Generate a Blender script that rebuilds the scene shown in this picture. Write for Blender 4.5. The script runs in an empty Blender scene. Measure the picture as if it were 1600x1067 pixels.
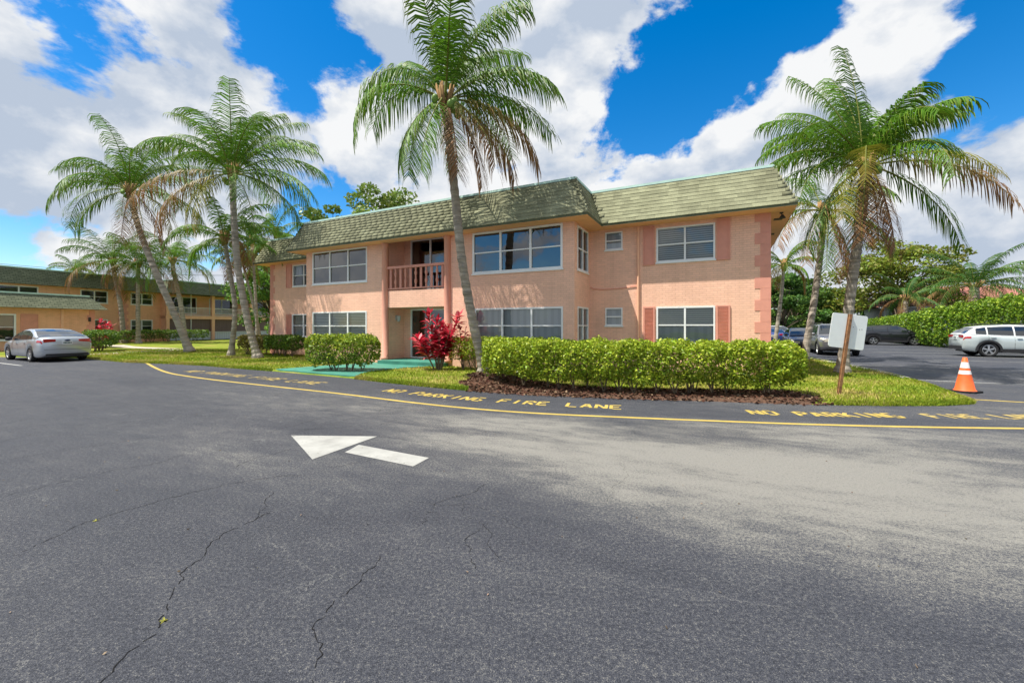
import bpy, bmesh, math, random
import numpy as np
from mathutils import Vector, Matrix
random.seed(7); rng = np.random.default_rng(11)
C = bpy.context.scene.collection
scene = bpy.context.scene
R = math.radians

# ------------------------------------------------------------------ camera
cam = bpy.data.cameras.new('camera'); camo = bpy.data.objects.new('camera', cam); C.objects.link(camo)
cam.sensor_width = 36; cam.lens = 36 * 650 / 1600; cam.shift_y = -23.5 / 1600
cam.clip_start = 0.05; cam.clip_end = 3000
camo.location = (0, 0, 1.6); camo.rotation_euler = (R(90), 0, 0)
scene.camera = camo

# ------------------------------------------------------------------ sky and sun
LIGHT = Vector((1.416, 0.403, -3.27)).normalized()          # the way the sunlight travels
SUN_EL = math.asin(-LIGHT.z)
world = bpy.data.worlds.new('World'); scene.world = world; world.use_nodes = True
def build_world():
    nt = world.node_tree; N = nt.nodes; L = nt.links; N.clear()
    out = N.new('ShaderNodeOutputWorld'); bg = N.new('ShaderNodeBackground'); L.new(bg.outputs[0], out.inputs[0])
    bg.inputs[1].default_value = 1.0
    sky = N.new('ShaderNodeTexSky'); sky.sky_type = 'NISHITA'; sky.sun_disc = False
    sky.sun_elevation = SUN_EL; sky.sun_rotation = math.atan2(-LIGHT.x, -LIGHT.y)
    sky.air_density = 1.0; sky.dust_density = 0.3; sky.ozone_density = 3.0
    hsv = N.new('ShaderNodeHueSaturation'); hsv.inputs['Saturation'].default_value = 1.45; hsv.inputs['Value'].default_value = 0.082
    L.new(sky.outputs[0], hsv.inputs['Color'])
    tc = N.new('ShaderNodeTexCoord')
    mp = N.new('ShaderNodeMapping'); mp.inputs['Scale'].default_value = (1, 1, 1.55); mp.inputs['Location'].default_value = (3.1, 1.7, 0.2)
    L.new(tc.outputs['Generated'], mp.inputs[0])
    def noise(scale, detail, rough, dist=0.0, src=mp):
        n = N.new('ShaderNodeTexNoise'); n.inputs['Scale'].default_value = scale; n.inputs['Detail'].default_value = detail
        n.inputs['Roughness'].default_value = rough; n.inputs['Distortion'].default_value = dist
        L.new(src.outputs[0], n.inputs['Vector']); return n
    def math_(op, a, b):
        m = N.new('ShaderNodeMath'); m.operation = op
        for i, q in enumerate((a, b)):
            if isinstance(q, (int, float)): m.inputs[i].default_value = q
            else: L.new(q, m.inputs[i])
        return m.outputs[0]
    mp2 = N.new('ShaderNodeMapping'); mp2.inputs['Scale'].default_value = (1, 1, 1.55); mp2.inputs['Location'].default_value = (3.1 - .035, 1.7 - .02, 0.2 + .075)
    L.new(tc.outputs['Generated'], mp2.inputs[0])
    n_a = noise(2.3, 12, 0.6, 0.25).outputs[0]; n_d = noise(7.5, 10, .6, .1).outputs[0]
    relief = math_('SUBTRACT', noise(4.6, 9, .56, .1).outputs[0], noise(4.6, 9, .56, .1, mp2).outputs[0])
    dens = math_('ADD', math_('MULTIPLY', n_a, 1.55), -0.08); dens = math_('ADD', dens, math_('MULTIPLY', math_('SUBTRACT', n_d, .5), .5))
    def blob(px, py, rad, amt):
        d = Vector(((px - 800) / 650, 1, (510 - py) / 650)).normalized()
        dist = N.new('ShaderNodeVectorMath'); dist.operation = 'DISTANCE'
        L.new(tc.outputs['Generated'], dist.inputs[0]); dist.inputs[1].default_value = d
        mr = N.new('ShaderNodeMapRange'); mr.interpolation_type = 'SMOOTHSTEP'
        mr.inputs[1].default_value = 0; mr.inputs[2].default_value = rad; mr.inputs[3].default_value = amt; mr.inputs[4].default_value = 0
        L.new(dist.outputs['Value'], mr.inputs[0]); return mr.outputs[0]
    for b in ((125, 45, .16, -.24), (470, 15, .24, -.30), (1110, 110, .25, -.32), (1000, 225, .16, -.2), (1570, 140, .2, -.26), (1230, 20, .12, -.14),
              (20, 360, .16, -.10), (90, 240, .25, .2), (10, 130, .12, .16), (340, 200, .3, .18), (540, 190, .16, .14), (700, 260, .3, .12), (880, 60, .2, .1), (1350, 110, .2, .34), (1200, 250, .22, .24), (1480, 360, .36, .26), (1000, 330, .2, .14)):
        dens = math_('ADD', dens, blob(*b))
    cov = N.new('ShaderNodeMapRange'); cov.interpolation_type = 'SMOOTHSTEP'
    cov.inputs[1].default_value = 0.54; cov.inputs[2].default_value = 0.65; L.new(dens, cov.inputs[0])
    shade = N.new('ShaderNodeValToRGB')
    e = shade.color_ramp.elements; e[0].position = 0.40; e[0].color = (0.22, 0.255, 0.31, 1); e[1].position = 0.66; e[1].color = (0.405, 0.41, 0.415, 1)
    L.new(math_('ADD', math_('MULTIPLY', relief, 1.1), math_('ADD', math_('MULTIPLY', noise(2.6, 8, 0.55, 0.3).outputs[0], .8), .12)), shade.inputs[0])
    mix = N.new('ShaderNodeMixRGB'); L.new(cov.outputs[0], mix.inputs[0]); L.new(hsv.outputs[0], mix.inputs[1]); L.new(shade.outputs[0], mix.inputs[2])
    L.new(mix.outputs[0], bg.inputs[0])
build_world()
sun = bpy.data.lights.new('sun', 'SUN'); sun.energy = 3.4; sun.angle = R(0.5); sun.color = (1.0, 0.95, 0.86)
suno = bpy.data.objects.new('sun', sun); C.objects.link(suno); suno.rotation_euler = LIGHT.to_track_quat('-Z', 'Y').to_euler()
suno.location = (-20, -10, 40)
vs = scene.view_settings; vs.view_transform = 'Standard'; vs.look = 'None'; vs.exposure = 1.2; vs.gamma = 1.0; vs.use_curve_mapping = False
scene.cycles.max_bounces = 6; scene.cycles.transparent_max_bounces = 8

# ------------------------------------------------------------------ materials
M = {}
def mat(name, col, rough=0.7, spec=0.3, metal=0.0, coat=0.0):
    m = bpy.data.materials.new(name); m.use_nodes = True
    b = m.node_tree.nodes['Principled BSDF']
    b.inputs['Base Color'].default_value = (*col, 1); b.inputs['Roughness'].default_value = rough
    b.inputs['Specular IOR Level'].default_value = spec; b.inputs['Metallic'].default_value = metal; b.inputs['Coat Weight'].default_value = coat
    b.inputs['Coat Roughness'].default_value = 0.05
    M[name] = m; return m
def nodes(m): return m.node_tree.nodes, m.node_tree.links, m.node_tree.nodes['Principled BSDF']
def add_noise(N, L, scale, detail=4, rough=0.55, coord='Object', vec=None, stretch=None):
    n = N.new('ShaderNodeTexNoise'); n.inputs['Scale'].default_value = scale; n.inputs['Detail'].default_value = detail; n.inputs['Roughness'].default_value = rough
    if vec is None:
        tc = N.new('ShaderNodeTexCoord'); vec = tc.outputs[coord]
    if stretch:
        mp = N.new('ShaderNodeMapping'); mp.inputs['Scale'].default_value = stretch; L.new(vec, mp.inputs[0]); vec = mp.outputs[0]
    L.new(vec, n.inputs['Vector']); return n
def ramp(N, L, src, stops):
    r = N.new('ShaderNodeValToRGB'); els = r.color_ramp.elements
    els[0].position, els[0].color = stops[0][0], (*stops[0][1], 1); els[1].position, els[1].color = stops[-1][0], (*stops[-1][1], 1)
    for p, c in stops[1:-1]:
        e = els.new(p); e.color = (*c, 1)
    L.new(src, r.inputs[0]); return r
def mixc(N, L, fac, a, b, mode='MIX'):
    m = N.new('ShaderNodeMixRGB'); m.blend_type = mode
    for i, q in enumerate((fac, a, b)):
        if isinstance(q, (int, float)): m.inputs[i].default_value = q
        elif isinstance(q, tuple): m.inputs[i].default_value = (*q, 1)
        else: L.new(q, m.inputs[i])
    return m.outputs[0]
def bump(N, L, b, src, strength, dist=0.02):
    bp = N.new('ShaderNodeBump'); bp.inputs['Strength'].default_value = strength; bp.inputs['Distance'].default_value = dist
    L.new(src, bp.inputs['Height']); L.new(bp.outputs[0], b.inputs['Normal']); return bp
def varied(name, col, rough=0.7, spec=0.3, amt=0.18, scale=3.0, bumps=0.0, bscale=60, stretch=None, **k):
    m = mat(name, col, rough, spec, **k); N, L, b = nodes(m)
    n = add_noise(N, L, scale, 6, 0.6, stretch=stretch)
    lo = tuple(c * (1 - amt) for c in col); hi = tuple(min(1, c * (1 + amt)) for c in col)
    r = ramp(N, L, n.outputs[0], [(0.3, lo), (0.7, hi)]); L.new(r.outputs[0], b.inputs['Base Color'])
    if bumps:
        n2 = add_noise(N, L, bscale, 3, 0.6, stretch=stretch); bump(N, L, b, n2.outputs[0], bumps, 0.01)
    return m
# painted brick, laid out by the wall's own metres (UV)
def brick_mat(name, col):
    m = mat(name, col, 0.75, 0.2); N, L, b = nodes(m)
    uv = N.new('ShaderNodeUVMap')
    br = N.new('ShaderNodeTexBrick'); br.inputs['Scale'].default_value = 1.0
    br.inputs['Brick Width'].default_value = 0.21; br.inputs['Row Height'].default_value = 0.072; br.inputs['Mortar Size'].default_value = 0.007
    br.inputs['Mortar Smooth'].default_value = 0.35; br.inputs['Bias'].default_value = 0
    br.inputs['Color1'].default_value = (*[c * .95 for c in col], 1); br.inputs['Color2'].default_value = (*[min(1, c * 1.05) for c in col], 1)
    br.inputs['Mortar'].default_value = (*[c * 0.86 for c in col], 1)
    L.new(uv.outputs[0], br.inputs['Vector'])
    n = add_noise(N, L, 0.8, 6, 0.6, vec=uv.outputs[0]); r = ramp(N, L, n.outputs[0], [(0.3, (.9, .9, .9)), (0.7, (1.06, 1.05, 1.04))])
    st = add_noise(N, L, 2.2, 6, .65, vec=uv.outputs[0], stretch=(2.2, .22, 1)); r2 = ramp(N, L, st.outputs[0], [(.30, (.93, .92, .91)), (.5, (1, 1, 1))])
    c_ = mixc(N, L, 1.0, br.outputs['Color'], r.outputs[0], 'MULTIPLY'); L.new(mixc(N, L, 1.0, c_, r2.outputs[0], 'MULTIPLY'), b.inputs['Base Color'])
    n2 = add_noise(N, L, 40, 3, vec=uv.outputs[0])
    mm = N.new('ShaderNodeMath'); mm.operation = 'MULTIPLY_ADD'; mm.inputs[1].default_value = -1.0
    L.new(br.outputs['Fac'], mm.inputs[0]); 
    m3 = N.new('ShaderNodeMath'); m3.operation = 'MULTIPLY'; m3.inputs[1].default_value = 0.35; L.new(n2.outputs[0], m3.inputs[0]); L.new(m3.outputs[0], mm.inputs[2])
    bump(N, L, b, mm.outputs[0], 0.55, 0.012)
    return m
PEACH = (0.91, 0.55, 0.40)
brick_mat('brick', PEACH); brick_mat('brick_rear', (0.90, 0.49, 0.30))
varied('peach', (0.87, 0.49, 0.32), amt=.06, bumps=.1); varied('soffit', (0.88, 0.48, 0.28), amt=.05)
varied('pink', (0.70, 0.31, 0.23), amt=.08, bumps=.15); varied('pink_col', (0.70, 0.33, 0.24), amt=.06)
varied('rail_red', (0.68, 0.31, 0.23), amt=.12)
varied('white_frame', (0.80, 0.81, 0.80), 0.45, 0.4, amt=.05)
varied('mint', (0.50, 0.70, 0.62), 0.6, amt=.1); varied('roof_dark', (0.10, 0.11, 0.06), amt=.2); varied('flat_roof', (0.5, 0.5, 0.48))
varied('teal_paint', (0.055, 0.22, 0.165), 0.65, amt=.22, scale=2.2, bumps=.2, bscale=90)
varied('concrete', (0.42, 0.37, 0.30), 0.85, amt=.2, bumps=.2)
def vcol_mat(name, rough=0.6, spec=0.25, trans=0.0, mult=(1, 1, 1), stain=False):
    m = mat(name, (0.2, 0.3, 0.1), rough, spec); N, L, b = nodes(m)
    a = N.new('ShaderNodeAttribute'); a.attribute_name = 'Col'
    c = mixc(N, L, 1.0, a.outputs['Color'], mult, 'MULTIPLY')
    if stain:
        ge = N.new('ShaderNodeNewGeometry'); s1 = add_noise(N, L, 1.1, 7, .65, vec=ge.outputs['Position'], stretch=(1, 1, .35)); c = mixc(N, L, 1.0, c, ramp(N, L, s1.outputs[0], [(.32, (.74, .73, .70)), (.62, (1.08, 1.08, 1.06))]).outputs[0], 'MULTIPLY')
        s2 = add_noise(N, L, 38, 3, .7, vec=ge.outputs['Position']); c = mixc(N, L, 1.0, c, ramp(N, L, s2.outputs[0], [(.3, (.75, .75, .75)), (.7, (1.2, 1.2, 1.2))]).outputs[0], 'MULTIPLY')
    L.new(c, b.inputs['Base Color'])
    if trans:
        t = N.new('ShaderNodeBsdfTranslucent'); L.new(c, t.inputs[0]); mx = N.new('ShaderNodeMixShader'); mx.inputs[0].default_value = trans
        out = [x for x in N if x.type == 'OUTPUT_MATERIAL'][0]
        L.new(b.outputs[0], mx.inputs[1]); L.new(t.outputs[0], mx.inputs[2]); L.new(mx.outputs[0], out.inputs[0])
    return m
vcol_mat('leaf', 0.45, 0.35, 0.3); vcol_mat('frond', 0.5, 0.22, 0.3); vcol_mat('grass', 0.6, 0.2, 0.3); vcol_mat('shingle', 0.9, 0.1, stain=True); vcol_mat('litter', 0.85, 0.1)
varied('palm_trunk', (0.33, 0.29, 0.24), 0.9, 0.1, amt=.5, scale=1.6, bumps=.6, bscale=4, stretch=(1, 1, 7))
varied('tree_bark', (0.14, 0.11, 0.08), 0.9, 0.1, amt=.35, scale=5, bumps=.5, bscale=20)
varied('stem', (0.16, 0.12, 0.08), 0.9, 0.1, amt=.3)
varied('coconut', (0.16, 0.27, 0.05), 0.5, amt=.3, scale=2)
varied('dead_fibre', (0.32, 0.19, 0.08), 0.9, amt=.3, scale=8)
varied('mulch', (0.10, 0.055, 0.035), 0.95, amt=.6, scale=30, bumps=1.0, bscale=45)
# glass
def glass(name, tint, refl=1.0):
    m = bpy.data.materials.new(name); m.use_nodes = True; N = m.node_tree.nodes; L = m.node_tree.links; N.clear()
    out = N.new('ShaderNodeOutputMaterial'); tr = N.new('ShaderNodeBsdfTransparent'); tr.inputs[0].default_value = (*tint, 1)
    gl = N.new('ShaderNodeBsdfGlossy'); gl.inputs['Roughness'].default_value = 0.02
    fr = N.new('ShaderNodeFresnel'); fr.inputs[0].default_value = 1.6
    mm = N.new('ShaderNodeMath'); mm.operation = 'MULTIPLY_ADD'; mm.inputs[1].default_value = 1.2 * refl; mm.inputs[2].default_value = 0.06 * refl; mm.use_clamp = True
    L.new(fr.outputs[0], mm.inputs[0])
    n = N.new('ShaderNodeTexNoise'); n.inputs['Scale'].default_value = 1.3; tc = N.new('ShaderNodeTexCoord'); L.new(tc.outputs['Object'], n.inputs[0])
    bp = N.new('ShaderNodeBump'); bp.inputs['Strength'].default_value = 0.05; bp.inputs['Distance'].default_value = 0.1; L.new(n.outputs[0], bp.inputs['Height'])
    L.new(bp.outputs[0], gl.inputs['Normal'])
    mx = N.new('ShaderNodeMixShader'); L.new(mm.outputs[0], mx.inputs[0]); L.new(tr.outputs[0], mx.inputs[1]); L.new(gl.outputs[0], mx.inputs[2]); L.new(mx.outputs[0], out.inputs[0])
    M[name] = m; return m
glass('glass', (0.84, 0.88, 0.88), .8); glass('glass_dark', (0.25, 0.28, 0.3), 1.3)
def stripes(name, a, b_, freq, axis=2, rough=0.7):
    m = mat(name, a, rough); N, L, b = nodes(m)
    w = N.new('ShaderNodeTexWave'); w.wave_type = 'BANDS'; w.bands_direction = 'XYZ'[axis]; w.inputs['Scale'].default_value = freq
    tc = N.new('ShaderNodeTexCoord'); L.new(tc.outputs['Object'], w.inputs['Vector'])
    r = ramp(N, L, w.outputs[0], [(0.25, b_), (0.6, a)]); L.new(r.outputs[0], b.inputs['Base Color']); return m
stripes('blind_or_gloom', (0.46, 0.48, 0.44), (0.13, 0.15, 0.14), 4.5); stripes('blind_light', (0.66, 0.68, 0.62), (0.24, 0.27, 0.24), 4.5)
stripes('curtain', (0.58, 0.62, 0.66), (0.50, 0.54, 0.58), 1.2, 0); varied('room_gloom', (0.035, 0.04, 0.05), amt=.3)  # near-black colour paints in the unlit rooms behind glass
varied('screen_mesh', (0.10, 0.085, 0.085), 0.8, amt=.2); varied('drape', (0.16, 0.11, 0.11), 0.8, amt=.25, stretch=(8, 8, .3))
# asphalt
def asphalt_mat():
    m = mat('asphalt', (0.05, 0.05, 0.055), 0.75, 0.35); N, L, b = nodes(m)
    tc = N.new('ShaderNodeTexCoord'); V = tc.outputs['Object']
    def wear(x0, y0, ang, sx, sy):       # long worn strips where the tyres run
        mp = N.new('ShaderNodeMapping'); mp.vector_type = 'TEXTURE'
        mp.inputs['Location'].default_value = (x0, y0, 0); mp.inputs['Rotation'].default_value = (0, 0, ang); mp.inputs['Scale'].default_value = (sx, sy, 1)
        L.new(V, mp.inputs[0]); g = N.new('ShaderNodeTexGradient'); g.gradient_type = 'SPHERICAL'; L.new(mp.outputs[0], g.inputs[0]); return g.outputs[0]
    def add(a, q):
        mm = N.new('ShaderNodeMath'); mm.operation = 'ADD'
        for i, s in enumerate((a, q)):
            if isinstance(s, (int, float)): mm.inputs[i].default_value = s
            else: L.new(s, mm.inputs[i])
        return mm.outputs[0]
    def mul(a, q):
        mm = N.new('ShaderNodeMath'); mm.operation = 'MULTIPLY'
        for i, s in enumerate((a, q)):
            if isinstance(s, (int, float)): mm.inputs[i].default_value = s
            else: L.new(s, mm.inputs[i])
        return mm.outputs[0]
    rot = N.new('ShaderNodeMapping'); rot.inputs['Rotation'].default_value = (0, 0, .42); L.new(V, rot.inputs[0])
    swirl = add_noise(N, L, 0.55, 8, 0.62, vec=rot.outputs[0], stretch=(.45, 1.5, 1)); swirl.inputs['Distortion'].default_value = .6
    big = swirl.outputs[0]
    w = 0.0
    for args, k in (((3.4, 4.3, -.45, 6.6, 2.3), 1.5), ((5.0, 6.2, -.22, 6.5, .9), .7), ((-3.5, 8.4, -.5, 6, 1.6), .42), ((-3.4, 5.2, -.4, 3.2, 1.2), .22), ((10, 8, -.5, 9, 4), .25), ((14, 15, -.47, 8, 5), .35)):
        w = add(w, mul(wear(*args), k))
    w = add(mul(w, add(mul(big, 2.2), -.35)), mul(add(big, -.5), .55))
    mid = add_noise(N, L, 3.5, 8, .7, vec=rot.outputs[0], stretch=(.6, 1.3, 1)).outputs[0]; w = add(mul(w, add(mul(mid, 1.5), .1)), mul(add(mid, -.5), .35))
    cl = N.new('ShaderNodeMath'); cl.operation = 'SMOOTH_MIN'; cl.inputs[1].default_value = .62; cl.inputs[2].default_value = .3; L.new(w, cl.inputs[0]); w = cl.outputs[0]
    fine = add_noise(N, L, 42, 4, 0.8, vec=V).outputs[0]; grain = add_noise(N, L, 150, 2, 0.7, vec=V).outputs[0]
    w2 = add(add(mul(w, 1.0), .37), add(mul(add(fine, -.5), 1.7), mul(add(grain, -.5), 1.8)))
    colr = ramp(N, L, w2, [(0.08, (0.016, 0.018, 0.024)), (0.40, (0.043, 0.047, 0.063)), (0.60, (0.078, 0.080, 0.086)), (0.80, (0.185, 0.18, 0.163)), (1.15 - .15, (0.24, 0.232, 0.21))])
    # pale hairline veins
    vo = N.new('ShaderNodeTexVoronoi'); vo.feature = 'DISTANCE_TO_EDGE'; vo.inputs['Scale'].default_value = 2.6
    wn = add_noise(N, L, 5, 5, 0.6, vec=V); mv = N.new('ShaderNodeVectorMath'); mv.operation = 'MULTIPLY_ADD'; mv.inputs[1].default_value = (.45, .45, 0); L.new(wn.outputs['Color'], mv.inputs[0]); L.new(V, mv.inputs[2]); L.new(mv.outputs[0], vo.inputs['Vector'])
    lt = N.new('ShaderNodeMath'); lt.operation = 'LESS_THAN'; lt.inputs[1].default_value = 0.006; L.new(vo.outputs[0], lt.inputs[0])
    vm = add_noise(N, L, 0.9, 3, vec=V); gt = ramp(N, L, vm.outputs[0], [(0.50, (0, 0, 0)), (0.62, (.55, .55, .55))])
    c = mixc(N, L, mul(lt.outputs[0], gt.outputs[0]), colr.outputs[0], (0.20, 0.20, 0.19))
    L.new(c, b.inputs['Base Color'])
    rr = ramp(N, L, big, [(0.35, (.55, .55, .55)), (0.65, (.8, .8, .8))]); L.new(rr.outputs[0], b.inputs['Roughness'])
    grit = add_noise(N, L, 130, 2, 0.7, vec=V); bump(N, L, b, grit.outputs[0], 0.9, 0.012)
asphalt_mat()
def paint_mat(name, col, wearlevel):
    m = mat(name, col, 0.7, 0.25); N, L, b = nodes(m)
    n = add_noise(N, L, 14, 8, 0.75); n3 = add_noise(N, L, 1.1, 3)
    ad = N.new('ShaderNodeMath'); ad.operation = 'MULTIPLY_ADD'; ad.inputs[1].default_value = 0.5; L.new(n3.outputs[0], ad.inputs[0]); L.new(n.outputs[0], ad.inputs[2])
    r = ramp(N, L, ad.outputs[0], [(wearlevel, (0, 0, 0)), (wearlevel + .1, (1, 1, 1))])
    L.new(r.outputs[0], b.inputs['Alpha'])
    n2 = add_noise(N, L, 3, 6, .65); rc = ramp(N, L, n2.outputs[0], [(.3, tuple(c * .72 for c in col)), (.65, col)]); L.new(rc.outputs[0], b.inputs['Base Color'])
paint_mat('yellow_paint', (0.50, 0.37, 0.09), 0.46); paint_mat('yellow_worn', (0.46, 0.35, 0.12), 0.60); paint_mat('white_paint', (0.36, 0.36, 0.34), 0.55); paint_mat('white_worn', (0.42, 0.42, 0.40), 0.6)
mat('crack', (0.016, 0.016, 0.017), 0.95, 0.05)
def lawn_mat():
    m = mat('lawn', (0.2, 0.25, 0.04), 0.9, 0.1); N, L, b = nodes(m)
    n = add_noise(N, L, 0.7, 8, 0.65); n2 = add_noise(N, L, 22, 4, 0.7)
    c1 = ramp(N, L, n.outputs[0], [(0.32, (0.10, 0.17, 0.015)), (0.5, (0.20, 0.25, 0.03)), (0.68, (0.34, 0.27, 0.09))])
    c2 = ramp(N, L, n2.outputs[0], [(0.3, (.55, .55, .5)), (0.7, (1.3, 1.3, 1.2))])
    L.new(mixc(N, L, 1.0, c1.outputs[0], c2.outputs[0], 'MULTIPLY'), b.inputs['Base Color']); bump(N, L, b, n2.outputs[0], 1.0, 0.03)
lawn_mat()
# vehicles
for nm, c, me in (('paint_silver', (0.50, 0.54, 0.58), .55), ('paint_black', (0.006, 0.007, 0.010), .0), ('paint_white', (0.72, 0.74, 0.73), .0), ('paint_grey', (0.17, 0.17, 0.18), .4), ('paint_navy', (0.02, 0.025, 0.045), .3), ('paint_blue', (0.04, 0.07, 0.25), .3), ('paint_sage', (0.50, 0.56, 0.55), .15)):
    varied(nm, c, 0.32, 0.5, amt=.03, metal=me, coat=1.0)
mat('car_glass', (0.015, 0.02, 0.025), 0.04, 0.9, coat=0.6); varied('tyre', (0.018, 0.018, 0.019), 0.85, amt=.3); mat('rim', (0.55, 0.56, 0.57), 0.3, 0.5, 0.85); mat('rim_dark', (0.02, 0.02, 0.022), 0.4)
varied('black_plastic', (0.025, 0.025, 0.027), 0.6, amt=.2); mat('red_lens', (0.42, 0.012, 0.015), 0.12, 0.6, coat=.8); mat('clear_lens', (0.62, 0.58, 0.46), 0.12, 0.6, coat=.8); mat('chrome', (0.7, 0.7, 0.72), 0.12, 0.5, 1.0)
varied('plate_white', (0.7, 0.72, 0.72), amt=.05); varied('plate_ink', (0.05, 0.10, 0.08)); mat('emblem_blue', (0.02, 0.03, 0.09), 0.2, .6)
varied('cone_orange', (0.80, 0.13, 0.03), 0.55, amt=.12, scale=9); varied('cone_white', (0.80, 0.76, 0.72), 0.4, amt=.1, scale=14); varied('rubber', (0.02, 0.02, 0.021), 0.9, amt=.4)
varied('sign_back', (0.78, 0.82, 0.80), 0.5, amt=.04, scale=5); varied('rusty_post', (0.26, 0.13, 0.06), 0.75, amt=.5, scale=9); varied('lamp_metal', (0.5, 0.5, 0.48), 0.4); varied('dark_metal', (0.05, 0.045, 0.04), .6)
varied('house_roof', (0.33, 0.14, 0.11), .9, amt=.25, scale=5); varied('house_white', (0.66, 0.68, 0.68)); varied('kerb', (0.45, 0.44, 0.41), .9, amt=.2)
varied('roof_green', (0.14, 0.16, 0.09), .95, amt=.15, scale=6)
def shingle_far():
    m = mat('shingle_far', (0.13, 0.15, 0.085), 0.9, 0.1); N, L, b = nodes(m)
    uv = N.new('ShaderNodeUVMap'); br = N.new('ShaderNodeTexBrick'); br.inputs['Scale'].default_value = 1.0
    br.inputs['Brick Width'].default_value = .32; br.inputs['Row Height'].default_value = .15; br.inputs['Mortar Size'].default_value = .012; br.inputs['Bias'].default_value = 0
    br.inputs['Color1'].default_value = (.13, .145, .095, 1); br.inputs['Color2'].default_value = (.19, .205, .135, 1); br.inputs['Mortar'].default_value = (.04, .045, .03, 1)
    L.new(uv.outputs[0], br.inputs[0]); L.new(br.outputs[0], b.inputs['Base Color'])
    bump(N, L, b, br.outputs['Fac'], -0.6, .01)
shingle_far()

# ------------------------------------------------------------------ mesh helpers
class MB:
    def __init__(s): s.v = []; s.f = []; s.uv = {}
    def add(s, vs, fs, uvs=None):
        o = len(s.v); s.v += [tuple(p) for p in vs]
        for k, f in enumerate(fs):
            if uvs: s.uv[len(s.f)] = uvs[k]
            s.f.append(tuple(i + o for i in f))
    def quad(s, a, b, c, d, uv=None): s.add((a, b, c, d), ((0, 1, 2, 3),), [uv] if uv else None)
    def box(s, x0, x1, y0, y1, z0, z1):
        x0, x1 = min(x0, x1), max(x0, x1); y0, y1 = min(y0, y1), max(y0, y1); z0, z1 = min(z0, z1), max(z0, z1)
        s.add([(x, y, z) for z in (z0, z1) for y in (y0, y1) for x in (x0, x1)], ((0, 2, 3, 1), (4, 5, 7, 6), (0, 1, 5, 4), (2, 6, 7, 3), (0, 4, 6, 2), (1, 3, 7, 5)))
    def tube(s, pts, rad, n=8, cap=True):
        pts = [Vector(p) for p in pts]; o = len(s.v); side = None
        for i, p in enumerate(pts):
            t = (pts[min(i + 1, len(pts) - 1)] - pts[max(i - 1, 0)]).normalized()
            if side is None: side = t.orthogonal().normalized()
            side = (side - t * side.dot(t)).normalized(); w = t.cross(side)
            r = rad[i] if hasattr(rad, '__len__') else rad
            for k in range(n):
                a = 2 * math.pi * k / n; s.v.append(tuple(p + (side * math.cos(a) + w * math.sin(a)) * r))
        for i in range(len(pts) - 1):
            for k in range(n):
                a = o + i * n + k; b = o + i * n + (k + 1) % n; s.f.append((a, b, b + n, a + n))
        if cap:
            s.f.append(tuple(o + k for k in range(n))[::-1]); e = o + (len(pts) - 1) * n; s.f.append(tuple(e + k for k in range(n)))
    def lathe(s, prof, n=16, c=(0, 0, 0), axis='z'):
        o = len(s.v)
        for r, h in prof:
            for k in range(n):
                a = 2 * math.pi * k / n
                p = (r * math.cos(a), r * math.sin(a), h) if axis == 'z' else (r * math.cos(a), h, r * math.sin(a))
                s.v.append((p[0] + c[0], p[1] + c[1], p[2] + c[2]))
        for i in range(len(prof) - 1):
            for k in range(n):
                a = o + i * n + k; b = o + i * n + (k + 1) % n; s.f.append((a, b, b + n, a + n))
    def poly(s, pts): s.add(pts, (tuple(range(len(pts))),))
    def mesh(s, name, material, smooth=False):
        me = bpy.data.meshes.new(name); me.from_pydata(s.v, [], s.f)
        if s.uv:
            ul = me.uv_layers.new(name='UVMap'); 
            for i, p in enumerate(me.polygons):
                u = s.uv.get(i)
                if u:
                    for j, li in enumerate(p.loop_indices): ul.data[li].uv = u[j]
        if smooth: me.polygons.foreach_set('use_smooth', [True] * len(me.polygons))
        me.materials.append(M[material]); me.update(); return me
    def build(s, name, material, parent=None, smooth=False, label=None, cat=None, group=None, kind=None, loc=None):
        o = bpy.data.objects.new(name, s.mesh(name, material, smooth)); C.objects.link(o)
        if parent: o.parent = parent
        if loc: o.location = loc
        return tag(o, label, cat, group, kind)
def tag(o, label=None, cat=None, group=None, kind=None):
    for k, q in (('label', label), ('category', cat), ('group', group), ('kind', kind)):
        if q: o[k] = q
    return o
def empty(name, loc, rz=0, label=None, cat=None, group=None):
    o = bpy.data.objects.new(name, None); C.objects.link(o); o.location = loc; o.rotation_euler = (0, 0, rz); o.empty_display_size = .1
    return tag(o, label, cat, group)
def raw(name, V, F4, cols, material, parent=None, smooth=False, fsize=4, **k):
    """fast mesh from numpy: V (n,3), F4 (m,fsize), per-vertex colours"""
    me = bpy.data.meshes.new(name); n = len(V); m = len(F4)
    me.vertices.add(n); me.vertices.foreach_set('co', np.asarray(V, np.float32).ravel())
    me.loops.add(m * fsize); me.loops.foreach_set('vertex_index', np.asarray(F4, np.int32).ravel())
    me.polygons.add(m); me.polygons.foreach_set('loop_start', np.arange(0, m * fsize, fsize, dtype=np.int32))
    try: me.polygons.foreach_set('loop_total', np.full(m, fsize, np.int32))
    except Exception: pass
    if smooth: me.polygons.foreach_set('use_smooth', np.ones(m, bool))
    me.update(calc_edges=True)
    if cols is not None:
        a = me.color_attributes.new('Col', 'FLOAT_COLOR', 'POINT'); c4 = np.ones((n, 4), np.float32); c4[:, :3] = cols; a.data.foreach_set('color', c4.ravel())
    me.materials.append(M[material])
    o = bpy.data.objects.new(name, me); C.objects.link(o)
    if parent: o.parent = parent
    return tag(o, **k)
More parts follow.
